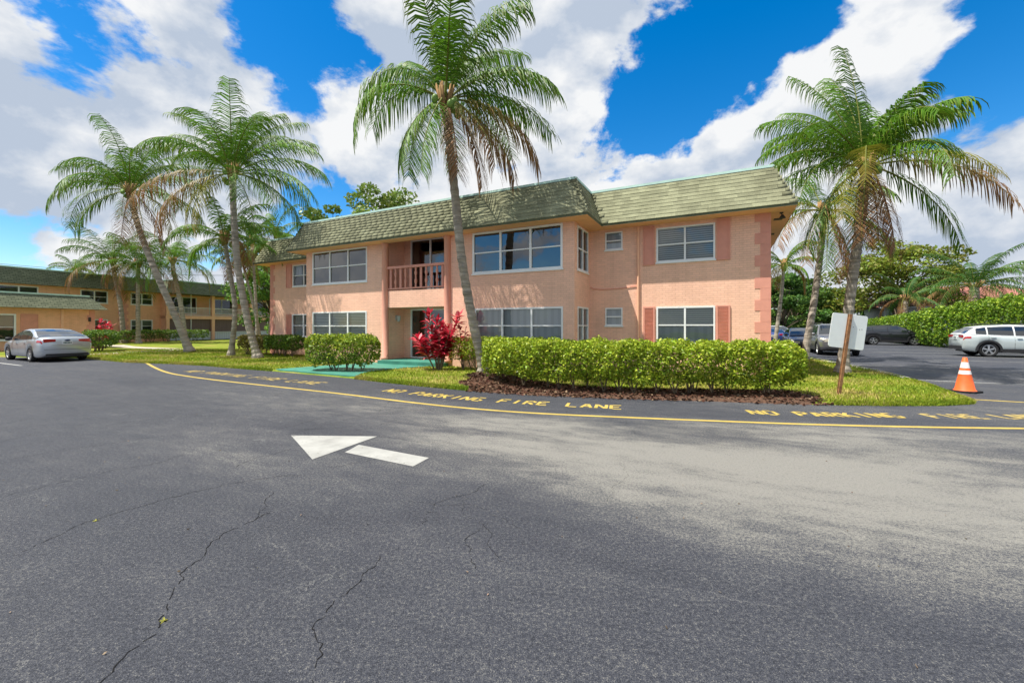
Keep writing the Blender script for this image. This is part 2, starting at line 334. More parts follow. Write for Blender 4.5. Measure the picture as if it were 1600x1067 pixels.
def leaves(P, size, cols, flat=0.0, slender=0.5):
    """rhombic leaves at points P: returns vertices, faces, colours"""
    n = len(P); a = rng.normal(size=(n, 3)); a[:, 2] *= (1 - flat); a /= np.linalg.norm(a, axis=1)[:, None] + 1e-9
    b = rng.normal(size=(n, 3)); b[:, 2] *= (1 - flat * .6); b -= a * (a * b).sum(1)[:, None]; b /= np.linalg.norm(b, axis=1)[:, None] + 1e-9
    s = (size * rng.uniform(.65, 1.35, n))[:, None]
    V = np.stack([P - a * s, P + b * s * slender, P + a * s, P - b * s * slender], 1).reshape(-1, 3)
    return V, np.arange(4 * n).reshape(n, 4), np.repeat(cols, 4, 0)
def leafcols(n, base, var=0.35, alt=None, altp=0.2):
    base = np.array(base); c = base[None] * rng.uniform(1 - var, 1 + var, (n, 1)) * rng.uniform(.9, 1.1, (n, 3))
    if alt is not None:
        k = rng.random(n) < altp; c[k] = np.array(alt)[None] * rng.uniform(.7, 1.3, (k.sum(), 1))
    return c
def inside(P, poly):
    x, y = P[:, 0], P[:, 1]; r = np.zeros(len(P), bool); n = len(poly)
    for i in range(n):
        x0, y0 = poly[i]; x1, y1 = poly[(i + 1) % n]
        if y0 == y1: continue
        c = ((y0 > y) != (y1 > y)) & (x < (x1 - x0) * (y - y0) / (y1 - y0) + x0); r ^= c
    return r
def resample(pts, step):
    out = [Vector(pts[0])]
    for a, b in zip(pts, pts[1:]):
        a, b = Vector(a), Vector(b); n = max(1, int((b - a).length / step))
        out += [a.lerp(b, k / n) for k in range(1, n + 1)]
    return out
def smooth_curve(pts, n):
    """Catmull-Rom through pts"""
    P = [Vector(p) for p in pts]; P = [P[0] * 2 - P[1]] + P + [P[-1] * 2 - P[-2]]; out = []
    for i in range(1, len(P) - 2):
        for k in range(n):
            t = k / n; a, b, c, d = P[i - 1:i + 3]
            out.append(0.5 * ((2 * b) + (c - a) * t + (2 * a - 5 * b + 4 * c - d) * t * t + (3 * b - a - 3 * c + d) * t ** 3))
    out.append(P[-2]); return out

# ------------------------------------------------------------------ the ground
U2 = Vector((-0.8916, 0.4528)); V2 = Vector((0.4527, 0.8917))
mb = MB(); S = 900; mb.quad((-S, -S, 0), (S, -S, 0), (S, S, 0), (-S, S, 0)); asphalt = mb.build('asphalt', 'asphalt', kind='structure')
LAWN = [(-44, 20), (-33, 22.6), (-25, 21.6), (-21.28, 20.8), (-17.14, 18.57), (-14.5, 17.8), (-12.46, 17.0), (-9.86, 15.6), (-8.37, 14.86), (-4.97, 12.92), (-3.8, 12.1), (-2.56, 11.3), (-1.5, 10.7), (-.58, 10.2), (.38, 9.81), (1.6, 9.5),
        (2.86, 9.25), (3.86, 9.06), (6.11, 8.6), (7.51, 8.49), (8.66, 8.5), (9.45, 8.68), (9.75, 8.95), (10.3, 9.9), (11.22, 11.3), (12.26, 13.51), (13.33, 16.51), (14.3, 19.5), (15.4, 22.5), (19, 30), (27, 46), (-2, 75), (-30, 80), (-60, 62)]
def sheet(name, poly, z, material, skirt=None, parent=None, kind='structure', slope=.0):
    bm = bmesh.new(); vs = [bm.verts.new((x, y, z)) for x, y in poly]; f = bm.faces.new(vs)
    if f.normal.z < 0 or sum((poly[i][0] * poly[(i + 1) % len(poly)][1] - poly[(i + 1) % len(poly)][0] * poly[i][1]) for i in range(len(poly))) < 0: f.normal_flip()
    if skirt is not None:
        sg_ = 1 if sum((poly[i][0] * poly[(i + 1) % len(poly)][1] - poly[(i + 1) % len(poly)][0] * poly[i][1]) for i in range(len(poly))) > 0 else -1; lo = []
        for i in range(len(poly)):
            a_, b_ = Vector(poly[i - 1]), Vector(poly[(i + 1) % len(poly)]); t_ = (b_ - a_).normalized(); lo.append(bm.verts.new((poly[i][0] + t_.y * slope * sg_, poly[i][1] - t_.x * slope * sg_, skirt)))
        for i in range(len(poly)): bm.faces.new((vs[i], vs[(i + 1) % len(poly)], lo[(i + 1) % len(poly)], lo[i]))
    bmesh.ops.triangulate(bm, faces=[f]); bmesh.ops.recalc_face_normals(bm, faces=bm.faces)
    me = bpy.data.meshes.new(name); bm.to_mesh(me); bm.free(); me.materials.append(M[material])
    o = bpy.data.objects.new(name, me); C.objects.link(o)
    if parent: o.parent = parent
    return tag(o, kind=kind)
LZ = 0.05
sheet('lawn', LAWN, LZ, 'lawn', -.02, slope=.12)
PATH = [(-8.5, 14.95), (-8.2, 14.72), (-5.1, 12.96), (-4.8, 12.85), (-4.95, 13.6), (-4.75, 14.5), (-3.9, 15.55), (-2.9, 16.2), (-3.4, 16.75), (-6.0, 17.75), (-6.6, 16.9), (-7.4, 16.2)]
sheet('entrance_path', PATH, LZ + .02, 'teal_paint', 0.0)
walk = [(-24.6, 21.9), (-23.2, 23.4), (-23.0, 25.5), (-22.0, 27.6), (-24.2, 28.9), (-28.5, 31.0), (-33.0, 34.5)]
wl = smooth_curve([(x, y, 0) for x, y in walk], 6); left_, right_ = [], []
for i, p in enumerate(wl):
    t = (wl[min(i + 1, len(wl) - 1)] - wl[max(i - 1, 0)]).normalized(); n = Vector((-t.y, t.x, 0)) * .6; left_.append((p + n)[:2]); right_.append((p - n)[:2])
mb = MB()
for i in range(len(wl) - 1):
    mb.quad((*right_[i], LZ + .012), (*right_[i + 1], LZ + .012), (*left_[i + 1], LZ + .012), (*left_[i], LZ + .012))
mb.build('garden_walk', 'concrete', kind='structure')
MULCH = [(-1.05, 10.42), (-.58, 10.17), (.38, 9.78), (1.6, 9.47), (2.86, 9.22), (3.86, 9.03), (6.11, 8.57), (6.55, 8.68), (6.75, 9.4), (6.5, 10.1), (5, 10.1), (3, 10.25), (1.6, 10.75), (.6, 11.8), (-.2, 13.4), (-1.1, 14.0), (-1.5, 13.4), (-1.2, 12.3), (-1.5, 11.4)]
sheet('mulch_bed', MULCH, LZ + .01, 'mulch', -.03, slope=.10)
def litter(poly, n, z, name, parent=None):
    xs = [p[0] for p in poly]; ys = [p[1] for p in poly]; P = np.c_[rng.uniform(min(xs), max(xs), n), rng.uniform(min(ys), max(ys), n), np.full(n, z) + rng.uniform(0, .03, n)]
    P = P[inside(P, poly)]; V, F, c = leaves(P, .045, leafcols(len(P), (.085, .042, .027), .6, (.2, .14, .09), .12), .75)
    raw(name, V, F, c, 'litter', kind='stuff', label='dry brown leaf litter on the mulch under the hedge', cat='leaf litter')
litter(MULCH, 9000, LZ + .02, 'leaf_litter')
def edge_points(poly, i0, i1, n, lo, hi):
    out = []
    for _ in range(n):
        i = random.randrange(i0, i1); a, b = Vector(poly[i]), Vector(poly[i + 1]); t = (b - a).normalized(); f = random.random(); o = random.uniform(lo, hi); p = a.lerp(b, f) + Vector((t.y, -t.x)) * o; out.append((p.x, p.y, o))
    return np.array(out)
ep = edge_points(MULCH, 0, 7, 1300, -.1, .22); ep = ep[rng.random(len(ep)) > np.clip(ep[:, 2] / .3, 0, 1) * .8]
V, F, c = leaves(np.c_[ep[:, :2], np.clip(LZ * (1 - ep[:, 2] / .10), 0.004, .07) + rng.uniform(.006, .03, len(ep))], .04, leafcols(len(ep), (.085, .042, .027), .6, (.2, .14, .09), .12), .8)
raw('leaf_litter', V, F, c, 'litter', kind='stuff', label='dry leaf litter spilling over the asphalt edge', cat='leaf litter')
# painted markings, each a sheet on the asphalt
def ribbon(mb, pts, w, z):
    P = [Vector((x, y, 0)) for x, y in pts]
    for i in range(len(P) - 1):
        q = []
        for j in (i, i + 1):
            t = (P[min(j + 1, len(P) - 1)] - P[max(j - 1, 0)]).normalized(); n = Vector((-t.y, t.x, 0)) * w / 2; q.append((P[j] - n, P[j] + n))
        mb.quad((q[0][0].x, q[0][0].y, z), (q[1][0].x, q[1][0].y, z), (q[1][1].x, q[1][1].y, z), (q[0][1].x, q[0][1].y, z))
def marking(name, pts, w, m, label, z=.004, curve=True):
    mb = MB(); c = [(p.x, p.y) for p in smooth_curve([(x, y, 0) for x, y in pts], 8)] if curve and len(pts) > 2 else pts
    ribbon(mb, c, w, z); return mb.build(name, m, kind='structure', label=label)
marking('fire_lane_line', [(-16.2, 18.41), (-13.97, 16.25), (-11.96, 14.44), (-10.38, 13.33), (-8.26, 12.09), (-4.47, 10.1), (-1.96, 8.67), (-.54, 8.0), (.69, 7.6), (2.24, 7.27), (3.27, 7.07), (4.82, 6.8), (6.42, 6.62), (8.03, 6.52), (11, 6.4)], .105, 'yellow_paint', 'long curved yellow line bounding the fire lane')
marking('fire_lane_line', [(9.6, 9.36), (12.5, 7.9)], .10, 'yellow_paint', 'short yellow line running from the lawn tip', curve=False)
def uline(x, y, l, lab, w=.1): marking('parking_stall_line', [(x, y), (x - U2.x * l, y - U2.y * l)], w, 'white_worn', lab, curve=False)
uline(10.9, 13.05, 4.4, 'white stall line behind the traffic cone'); uline(13.4, 17.7, 4.6, 'white stall line beyond the first behind the cone'); uline(15.2, 20.8, 4.6, 'white stall line ahead of the grey vehicle')
uline(21.2, 23.2, 5.2, 'white stall line behind the pale parked vehicle'); uline(19.6, 20.1, 5.2, 'white stall line before the pale parked vehicle'); uline(22.8, 26.3, 5.2, 'white stall line two stalls past the pale vehicle'); uline(24.4, 29.4, 5.2, 'white stall line three stalls past the pale vehicle'); uline(-25.5, 19.75, 6.2, 'white stall line beside the silver sedan')
mb = MB(); mb.poly([(-3.24, 6.1, .0043), (-2.4, 5.0, .0043), (-1.96, 6.05, .0043)]); mb.poly([(-2.07, 5.62, .0043), (-2.12, 5.28, .0043), (-1.13, 4.75, .0043), (-1.01, 5.06, .0043)])
mb.build('direction_arrow', 'white_paint', kind='structure', label='white painted direction arrow on the drive')
GLY = {'N': [(0, 0, 0, 1), (.06, .95, .54, .05), (.6, 0, .6, 1)], 'O': [(0, .1, 0, .9), (.6, .1, .6, .9), (.07, 1, .53, 1), (.07, 0, .53, 0)], 'P': [(0, 0, 0, 1), (.1, 1, .5, 1), (.1, .48, .5, .48), (.58, .54, .58, .94)],
       'A': [(0, 0, .25, .95), (.6, 0, .35, .95), (.19, .32, .41, .32)], 'R': [(0, 0, 0, 1), (.1, 1, .5, 1), (.1, .5, .5, .5), (.58, .56, .58, .94), (.28, .42, .6, 0)], 'K': [(0, 0, 0, 1), (.1, .5, .56, 1), (.22, .5, .6, 0)],
       'I': [(.3, 0, .3, 1)], 'G': [(0, .1, 0, .9), (.07, 1, .56, 1), (.07, 0, .56, 0), (.58, .08, .58, .4), (.32, .45, .5, .45)], 'F': [(0, 0, 0, 1), (.1, 1, .6, 1), (.1, .5, .48, .5)], 'E': [(0, 0, 0, 1), (.1, 1, .6, 1), (.1, .5, .48, .5), (.1, 0, .6, 0)], 'L': [(0, 0, 0, 1), (.1, 0, .6, 0)]}
def lettering(pts, words, m, label, hgt=.36):
    curve = smooth_curve([(x, y, 0) for x, y in pts], 10); cum = [0]
    for a, b in zip(curve, curve[1:]): cum.append(cum[-1] + (b - a).length)
    def at(s):
        for i in range(len(cum) - 1):
            if s <= cum[i + 1] or i == len(cum) - 2:
                t = (curve[i + 1] - curve[i]).normalized(); return curve[i] + t * (s - cum[i]), t
    units = sum(len(w) for w in words) + 1.1 * (len(words) - 1); adv = cum[-1] / units; wsc = adv * 1.12; mb = MB(); s = adv * .5; k = 0
    for w in words:
        for ch in w:
            p, t = at(s); n = Vector((-t.y, t.x, 0))
            for (x0, y0, x1, y1) in GLY[ch]:
                a = p + t * ((x0 - .3) * wsc) + n * ((y0 - .5) * hgt); b = p + t * ((x1 - .3) * wsc) + n * ((y1 - .5) * hgt)
                d = (b - a).normalized(); q = Vector((-d.y, d.x, 0)) * .033; z = .004 + .0003 * (k % 5); k += 1
                mb.quad((*(a - q)[:2], z), (*(b - q)[:2], z), (*(b + q)[:2], z), (*(a + q)[:2], z))
            s += adv
        s += adv * 1.1
    mb.build('road_lettering', m, kind='structure', label=label)
TXT = ['NO', 'PARKING', 'FIRE', 'LANE']
lettering([(-11.6, 14.95), (-9.6, 13.9), (-7.4, 12.72), (-5.3, 11.62)], TXT, 'yellow_worn', 'worn yellow NO PARKING FIRE LANE before the palm lawn', .42)
lettering([(-3.15, 10.45), (-1.32, 9.4), (.2, 8.78), (1.55, 8.38), (2.2, 8.2)], TXT, 'yellow_paint', 'yellow NO PARKING FIRE LANE lettering along the long hedge', .38)
lettering([(4.4, 7.78), (5.6, 7.56), (6.95, 7.46)], TXT[:2], 'yellow_paint', 'yellow NO PARKING lettering before the lawn tip', .36)
lettering([(7.4, 7.43), (8.4, 7.38), (9.5, 7.38)], TXT[2:], 'yellow_worn', 'worn smudged yellow FIRE LANE lettering before the lawn tip', .36)
# cracks in the asphalt
mb = MB(); cr = random.Random(5)
def crack(pts, w):
    P = resample([Vector((x, y, 0)) for x, y in pts], .028); ph = cr.uniform(0, 9); w = w * .5
    Q = [p + Vector((cr.uniform(-.012, .012) + .03 * math.sin(k * .23 + ph) + .015 * math.sin(k * .71 + ph), cr.uniform(-.012, .012) + .02 * math.sin(k * .37 + 2 * ph), 0)) for k, p in enumerate(P)]
    for i in range(len(Q) - 1):
        t = (Q[i + 1] - Q[i]).normalized(); n = Vector((-t.y, t.x, 0)); wa = w * cr.uniform(.25, 1) / 2; wb = w * cr.uniform(.25, 1) / 2
        if cr.random() < .08 + .3 * (math.sin(i * .15 + ph) > .75): continue
        mb.quad((*(Q[i] - n * wa)[:2], .003), (*(Q[i + 1] - n * wb)[:2], .003), (*(Q[i + 1] + n * wb)[:2], .003), (*(Q[i] + n * wa)[:2], .003))
crack([(-1.85, 1.8), (-1.9, 2.06), (-1.89, 2.24), (-2.03, 2.54), (-2.18, 2.77), (-2.22, 3.1), (-2.1, 3.6)], .016)
crack([(-.92, 1.8), (-.94, 2.04), (-1.02, 2.19), (-1.03, 2.48), (-.96, 2.7), (-.88, 2.92)], .015)
crack([(-3.52, 2.93), (-3.48, 3.23), (-3.41, 3.47), (-3.34, 3.71), (-3.08, 4.0), (-2.69, 4.37), (-2.2, 4.5)], .014)
crack([(-.75, 3.35), (-.74, 3.59), (-.66, 3.75), (-.43, 3.97), (-.3, 4.2)], .012); crack([(-2.15, 3.41), (-2.2, 3.71), (-2.29, 4.0)], .011); crack([(-.29, 2.74), (-.29, 2.91), (-.33, 3.06), (-.2, 3.4)], .009)
for _ in range(26):
    x, y = cr.uniform(-9, -2), cr.uniform(2.2, 10); a = cr.uniform(.2, 1.4); pts = [(x, y)]
    for _k in range(cr.randint(2, 5)):
        a += cr.uniform(-.6, .6); x += math.cos(a) * .35; y += math.sin(a) * .35; pts.append((x, y))
    crack(pts, .012)
for _ in range(5):
    x, y = cr.uniform(-1, 3), cr.uniform(2.5, 8); a = cr.uniform(0, 3); pts = [(x, y)]
    for _k in range(4):
        a += cr.uniform(-.6, .6); x += math.cos(a) * .3; y += math.sin(a) * .3; pts.append((x, y))
    crack(pts, .007)
mb.build('crack', 'crack', asphalt, kind='stuff')
# a concrete kerb strip between the lawn and the parking bays
mb = MB(); kp = resample([(10.3, 9.95, 0), (11.25, 11.35, 0), (12.3, 13.5, 0), (13.4, 16.5, 0), (14.3, 19.5, 0), (15.4, 22.5, 0), (19, 30, 0)], .9)
for i in range(0, len(kp) - 1):
    t = (kp[i + 1] - kp[i]); n = Vector((-t.y, t.x, 0)).normalized() * .09; a = kp[i] + t * .02; b = kp[i + 1] - t * .02
    if i > 1: mb.add([(*(a - n)[:2], 0), (*(b - n)[:2], 0), (*(b + n)[:2], 0), (*(a + n)[:2], 0), (*(a - n)[:2], .08), (*(b - n)[:2], .08), (*(b + n)[:2], .08), (*(a + n)[:2], .08)], ((4, 5, 6, 7), (0, 1, 5, 4), (1, 2, 6, 5), (2, 3, 7, 6), (3, 0, 4, 7)))
mb.build('kerb', 'kerb', kind='structure')

# ------------------------------------------------------------------ walls and windows
def wall(mb, fn, a0, a1, b0, b1, holes=(), depth=.1):
    """front plane in (a, b) with openings; fn(a, b, inward) -> point"""
    A = sorted({a0, a1, *[h[0] for h in holes], *[h[1] for h in holes]}); B = sorted({b0, b1, *[h[2] for h in holes], *[h[3] for h in holes]})
    for i in range(len(A) - 1):
        for j in range(len(B) - 1):
            x, z = (A[i] + A[i + 1]) / 2, (B[j] + B[j + 1]) / 2
            if any(h[0] < x < h[1] and h[2] < z < h[3] for h in holes): continue
            c = [(A[i], B[j]), (A[i + 1], B[j]), (A[i + 1], B[j + 1]), (A[i], B[j + 1])]; mb.quad(*[fn(p, q, 0) for p, q in c], uv=c)
    for h in holes:
        for (p, q), (r, s) in (((h[0], h[2]), (h[1], h[2])), ((h[1], h[2]), (h[1], h[3])), ((h[1], h[3]), (h[0], h[3])), ((h[0], h[3]), (h[0], h[2]))):
            mb.quad(fn(p, q, 0), fn(r, s, 0), fn(r, s, depth), fn(p, q, depth), uv=[(p, q), (r, s), (r + .1, s), (p + .1, q)])
def fbox(mb, fn, a0, a1, b0, b1, d0, d1):
    P = [fn(a, b, d) for d in (d0, d1) for b in (b0, b1) for a in (a0, a1)]
    mb.add(P, ((0, 1, 3, 2), (4, 6, 7, 5), (0, 4, 5, 1), (2, 3, 7, 6), (0, 2, 6, 4), (1, 5, 7, 3)))
def window(parent, fn, a0, a1, b0, b1, cols, rows=2, back='blind_or_gloom', backtop=None, fw=.055, gl='glass', simple=False, widths=None):
    mb = MB(); f0, f1 = -.02, .09
    fbox(mb, fn, a0, a1, b0, b0 + fw, f0, f1); fbox(mb, fn, a0, a1, b1 - fw, b1, f0, f1); fbox(mb, fn, a0, a0 + fw, b0 + fw, b1 - fw, f0, f1); fbox(mb, fn, a1 - fw, a1, b0 + fw, b1 - fw, f0, f1)
    xs = [a0 + (a1 - a0) * k / cols for k in range(cols + 1)]; bm_ = b0 + (b1 - b0) * .5
    for x in xs[1:-1]: fbox(mb, fn, x - fw * .55, x + fw * .55, b0 + fw, b1 - fw, f0 + .004, f1 - .004)
    if rows == 2:
        for i in range(cols):
            l = xs[i] + (fw if i == 0 else fw * .55); r = xs[i + 1] - (fw if i == cols - 1 else fw * .55); fbox(mb, fn, l, r, bm_ - .022, bm_ + .022, f0 + .014, f1 - .02)
    fbox(mb, fn, a0 - .03, a1 + .03, b0 - .05, b0 - .002, -.045, .05)
    w = mb.build('window', 'white_frame', parent)
    for i in range(cols):
        for j in range(rows):
            l = xs[i] + fw * .6; r = xs[i + 1] - fw * .6; zb = b0 + fw * .6 if j == 0 else bm_ + .01; zt = b1 - fw * .6 if (j == rows - 1) else bm_ - .01; d = .035 if j == 0 else .02
            g = MB(); c = [(l, zb), (r, zb), (r, zt), (l, zt)]; g.quad(*[fn(p, q, d) for p, q in c]); g.build('pane', gl, w)
    g = MB(); c = [(a0, b0), (a1, b0), (a1, b1), (a0, b1)]
    if backtop:
        zc = b0 + (b1 - b0) * .52; g.quad(*[fn(p, q, .13) for p, q in [(a0, zc), (a1, zc), (a1, b1), (a0, b1)]]); g.build('blind_or_gloom', backtop, w)
        g = MB(); g.quad(*[fn(p, q, .15) for p, q in c]); g.build('room_backing', back, w)  # flat sheet; the near-black ones paint the unlit interior
    else:
        g.quad(*[fn(p, q, .13) for p, q in c]); g.build('blind_or_gloom', back, w)
    return w
def shutter(parent, fn, a0, a1, b0, b1, louvre):
    mb = MB(); e = .05
    fbox(mb, fn, a0, a1, b0, b1, -.022, -.001)
    for q in ((a0, a0 + e, b0, b1), (a1 - e, a1, b0, b1), (a0 + e, a1 - e, b0, b0 + e), (a0 + e, a1 - e, b1 - e, b1)): fbox(mb, fn, *q, -.042, -.02)
    if louvre:
        n = int((b1 - b0 - 2 * e) / .045)
        for k in range(n):
            z = b0 + e + .045 * k; mb.quad(fn(a0 + e, z, -.022), fn(a1 - e, z, -.022), fn(a1 - e, z + .03, -.04), fn(a0 + e, z + .03, -.04)); mb.quad(fn(a0 + e, z + .03, -.04), fn(a1 - e, z + .03, -.04), fn(a1 - e, z + .034, -.022), fn(a0 + e, z + .034, -.022))
    return mb.build('shutter', 'pink', parent)

# ------------------------------------------------------------------ the two-storey apartment building
P0 = (7.96, 12.81); ANG = math.atan2(-U2.y, -U2.x)
BD = empty('apartment_building', (P0[0], P0[1], 0), ANG, 'peach two-storey painted brick apartment block with green mansard roof', 'building')
EZ, TZ, OV, RUN, DEEP, LEN, BAY = 5.15, 6.48, .62, .565, 11.0, 24.5, 1.75
BR, BL = -5.71, -19.06; CR, CL = -10.83, -14.04
front = lambda y: (lambda a, b, d: (a, y + d, b))
wing, bayf = front(0), front(-BAY)
sideR = lambda a, b, d: (BR - d, a, b); sideL = lambda a, b, d: (BL + d, -a, b)
Wd = {'ru': (-3.35, -1.53, 3.79, 4.97), 'rl': (-3.35, -1.53, 1.02, 2.27), 'su': (-5.12, -4.5, 4.36, 5.0), 'sl': (-5.12, -4.5, 1.63, 2.27)}
mb = MB()
wall(mb, wing, BR, 0, 0, EZ, [Wd[k] for k in Wd])
BW = {'bu': (-9.7, -6.12, 3.56, 5.09), 'bl': (-9.6, -6.11, .98, 2.27)}
wall(mb, bayf, CR, BR, 0, EZ, list(BW.values()))
LW = {'bu': (-18.61, -15.1, 3.56, 5.07), 'bl': (-18.61, -15.12, .98, 2.27)}
wall(mb, bayf, BL, CL, 0, EZ, list(LW.values()))
SW = [(-1.45, -.2, 3.53, 5.03), (-1.42, -.18, .98, 2.28)]
wall(mb, sideR, -BAY, 0, 0, EZ, SW)
wall(mb, sideL, 0, BAY, 0, EZ, [])
WL = [(-22.52, -20.7, 3.79, 4.97), (-22.57, -20.7, 1.02, 2.27)]
wall(mb, wing, -LEN, BL, 0, EZ, WL)
RY = -.6
recess = front(RY)
DU = (-13.66, -11.5, 3.12, 5.40); DL_ = (-13.66, -11.5, .22, 2.36)
wall(mb, recess, CL, CR, 0, 5.5, [DU, DL_])
wall(mb, lambda a, b, d: (CL - d, a, b), -BAY, RY, 0, 5.5); wall(mb, lambda a, b, d: (CR + d, -a, b), -RY, BAY, 0, 5.5)
wall(mb, bayf, CL + .0, CR - .0, 2.39, 3.09); mb.quad((CL, -BAY, 2.39), (CL, RY, 2.39), (CR, RY, 2.39), (CR, -BAY, 2.39)); mb.quad((CL, -BAY, 3.09), (CR, -BAY, 3.09), (CR, RY, 3.09), (CL, RY, 3.09))
mb.quad((CL, -BAY, 5.5), (CL, RY, 5.5), (CR, RY, 5.5), (CR, -BAY, 5.5))
wall(mb, lambda a, b, d: (0 - d, a, b), 0, DEEP, 0, EZ, [(2.5, 4, 3.8, 5), (2.5, 4, 1.02, 2.27)]); wall(mb, lambda a, b, d: (-LEN + d, -a, b), -DEEP, 0, 0, EZ); wall(mb, lambda a, b, d: (-a, DEEP - d, b), 0, LEN, 0, EZ)
mb.build('wall', 'brick', BD)
for h, bk, bt in ((Wd['ru'], 'blind_or_gloom', None), (Wd['rl'], 'curtain', 'blind_light'), (WL[0], 'room_gloom', 'curtain'), (WL[1], 'blind_light', None)): window(BD, wing, *h, 2, 2, bk, bt)
for k in ('su', 'sl'): window(BD, wing, *Wd[k], 1, 2, 'curtain', fw=.045)
window(BD, bayf, *BW['bu'], 3, 2, 'room_gloom', gl='glass_dark', fw=.075); window(BD, bayf, *BW['bl'], 3, 2, 'curtain', fw=.06)
window(BD, bayf, *LW['bu'], 3, 2, 'room_gloom', gl='glass_dark', fw=.06); window(BD, bayf, *LW['bl'], 3, 2, 'blind_light', fw=.06)
window(BD, sideR, *SW[0], 2, 2, 'room_gloom'); window(BD, sideR, *SW[1], 2, 2, 'curtain')
for h in ((2.5, 4, 3.8, 5), (2.5, 4, 1.02, 2.27)): window(BD, lambda a, b, d: (0 - d, a, b), *h, 2, 2, 'blind_or_gloom')
for h in ((-3.79, -3.41, 3.72, 5.05, 0), (-1.49, -1.1, 3.74, 5.07, 0), (-3.78, -3.40, .97, 2.28, 1), (-1.5, -1.1, .97, 2.28, 1), (-23.06, -22.62, 3.73, 5.03, 0), (-23.06, -22.66, .97, 2.28, 1)): shutter(BD, wing, *h)
def sliding_door(fn, h, nm, lab):
    mb = MB(); a0, a1, b0, b1 = h
    for q in ((a0, a0 + .06, b0, b1), (a1 - .06, a1, b0, b1), (a0 + .06, a1 - .06, b1 - .06, b1), (a0 + .06, a1 - .06, b0, b0 + .05)): fbox(mb, fn, *q, -.02, .09)
    mid = (a0 + a1) / 2; fbox(mb, fn, mid - .04, mid + .04, b0 + .05, b1 - .06, -.012, .08)
    d = mb.build('door', 'white_frame', BD, label=lab)
    for l, r in ((a0 + .05, mid - .03), (mid + .03, a1 - .05)):
        g = MB(); g.quad(*[fn(p, q, .03) for p, q in ((l, b0 + .04), (r, b0 + .04), (r, b1 - .05), (l, b1 - .05))]); g.build('pane', 'glass_dark', d)
    g = MB(); g.quad(*[fn(p, q, .12) for p, q in ((a0, b0), (a1, b0), (a1, b1), (a0, b1))]); g.build('room_backing', 'room_gloom', d)  # flat dark sheet painted for the unlit space behind the door
    g = MB(); fbox(g, fn, mid - .09, mid - .05, (b0 + b1) / 2 - .3, (b0 + b1) / 2 - .08, -.05, -.013); g.build('handle', 'lamp_metal', d)
sliding_door(recess, DU, 'balcony', 'glazed sliding door behind the balcony rail'); sliding_door(recess, DL_, 'entry', 'glazed entrance door behind the red plant')
mb = MB(); mb.box(CL - .02, CR + .02, -BAY - .45, RY + .02, 0.0, .2); mb.build('step', 'teal_paint', BD)
for x in (CL - .0, CR + .0):
    mb = MB(); mb.lathe([(0, .2), (.17, .2), (.17, .3), (.135, .33), (.135, 4.98), (.16, 5.0), (.17, 5.06), (.17, EZ - .002)], 18, (x, -BAY - .02, 0)); mb.build('column', 'pink_col', BD, True)
# balcony balustrade
mb = MB(); mb.box(CL + .1, CR - .1, -BAY - .05, -BAY + .09, 4.0, 4.1); bal = mb.build('railing', 'rail_red', BD)
mb = MB(); mb.box(CL + .1, CR - .1, -BAY - .01, -BAY + .06, 3.14, 3.2); mb.build('bottom_rail', 'rail_red', bal)
mb = MB(); mb.lathe([(.035, 3.2), (.045, 3.26), (.03, 3.3), (.055, 3.4), (.06, 3.46), (.035, 3.56), (.03, 3.6), (.045, 3.62), (.03, 3.65), (.055, 3.74), (.058, 3.8), (.03, 3.9), (.045, 3.94), (.035, 4.0)], 12); spin = mb.mesh('spindle', 'pink_col', True)
mb = MB(); mb.box(-.055, .055, -.014, .014, 3.2, 4.0); slat = mb.mesh('slat', 'rail_red')
for k in range(11):
    x = CL + .27 + (CR - CL - .54) * k / 10; o = bpy.data.objects.new('slat' if k % 2 == 0 else 'spindle', slat if k % 2 == 0 else spin); C.objects.link(o); o.parent = bal; o.location = (x, -BAY + .025, 0)
# quoins
for x0, sgn in ((0, -1), (-LEN, 1)):
    z = .02; k = 0
    while z < EZ - .05:
        h = min(.345, EZ - .012 - z); w = .42 if k % 2 == 0 else .27; mb = MB()
        mb.box(x0 - sgn * .012, x0 + sgn * w, -.012, .42 if k % 2 else .27, z, z + h - .006); mb.build('quoin', 'pink', BD); z += .345; k += 1
# roof
OUT = [(OV, -OV), (BR + OV, -OV), (BR + OV, -BAY - OV), (BL - OV, -BAY - OV), (BL - OV, -OV), (-LEN - OV, -OV), (-LEN - OV, DEEP + OV), (OV, DEEP + OV)]
o2 = OV - RUN
INN = [(o2, -o2), (BR + o2, -o2), (BR + o2, -BAY - o2), (BL - o2, -BAY - o2), (BL - o2, -o2), (-LEN - o2, -o2), (-LEN - o2, DEEP + o2), (o2, DEEP + o2)]
mb = MB(); n = len(OUT)
for i in range(n):
    j = (i + 1) % n; mb.quad((*OUT[j], EZ + .02), (*OUT[i], EZ + .02), (*INN[i], TZ), (*INN[j], TZ))
    mb.quad((*OUT[i], EZ - .05), (*OUT[i], EZ + .02), (*OUT[j], EZ + .02), (*OUT[j], EZ - .05))
roof = mb.build('roof', 'roof_dark', BD)
mb = MB(); mb.poly([(*p, TZ - .03) for p in INN][::-1]); mb.build('roof_deck', 'flat_roof', BD)
mb = MB()
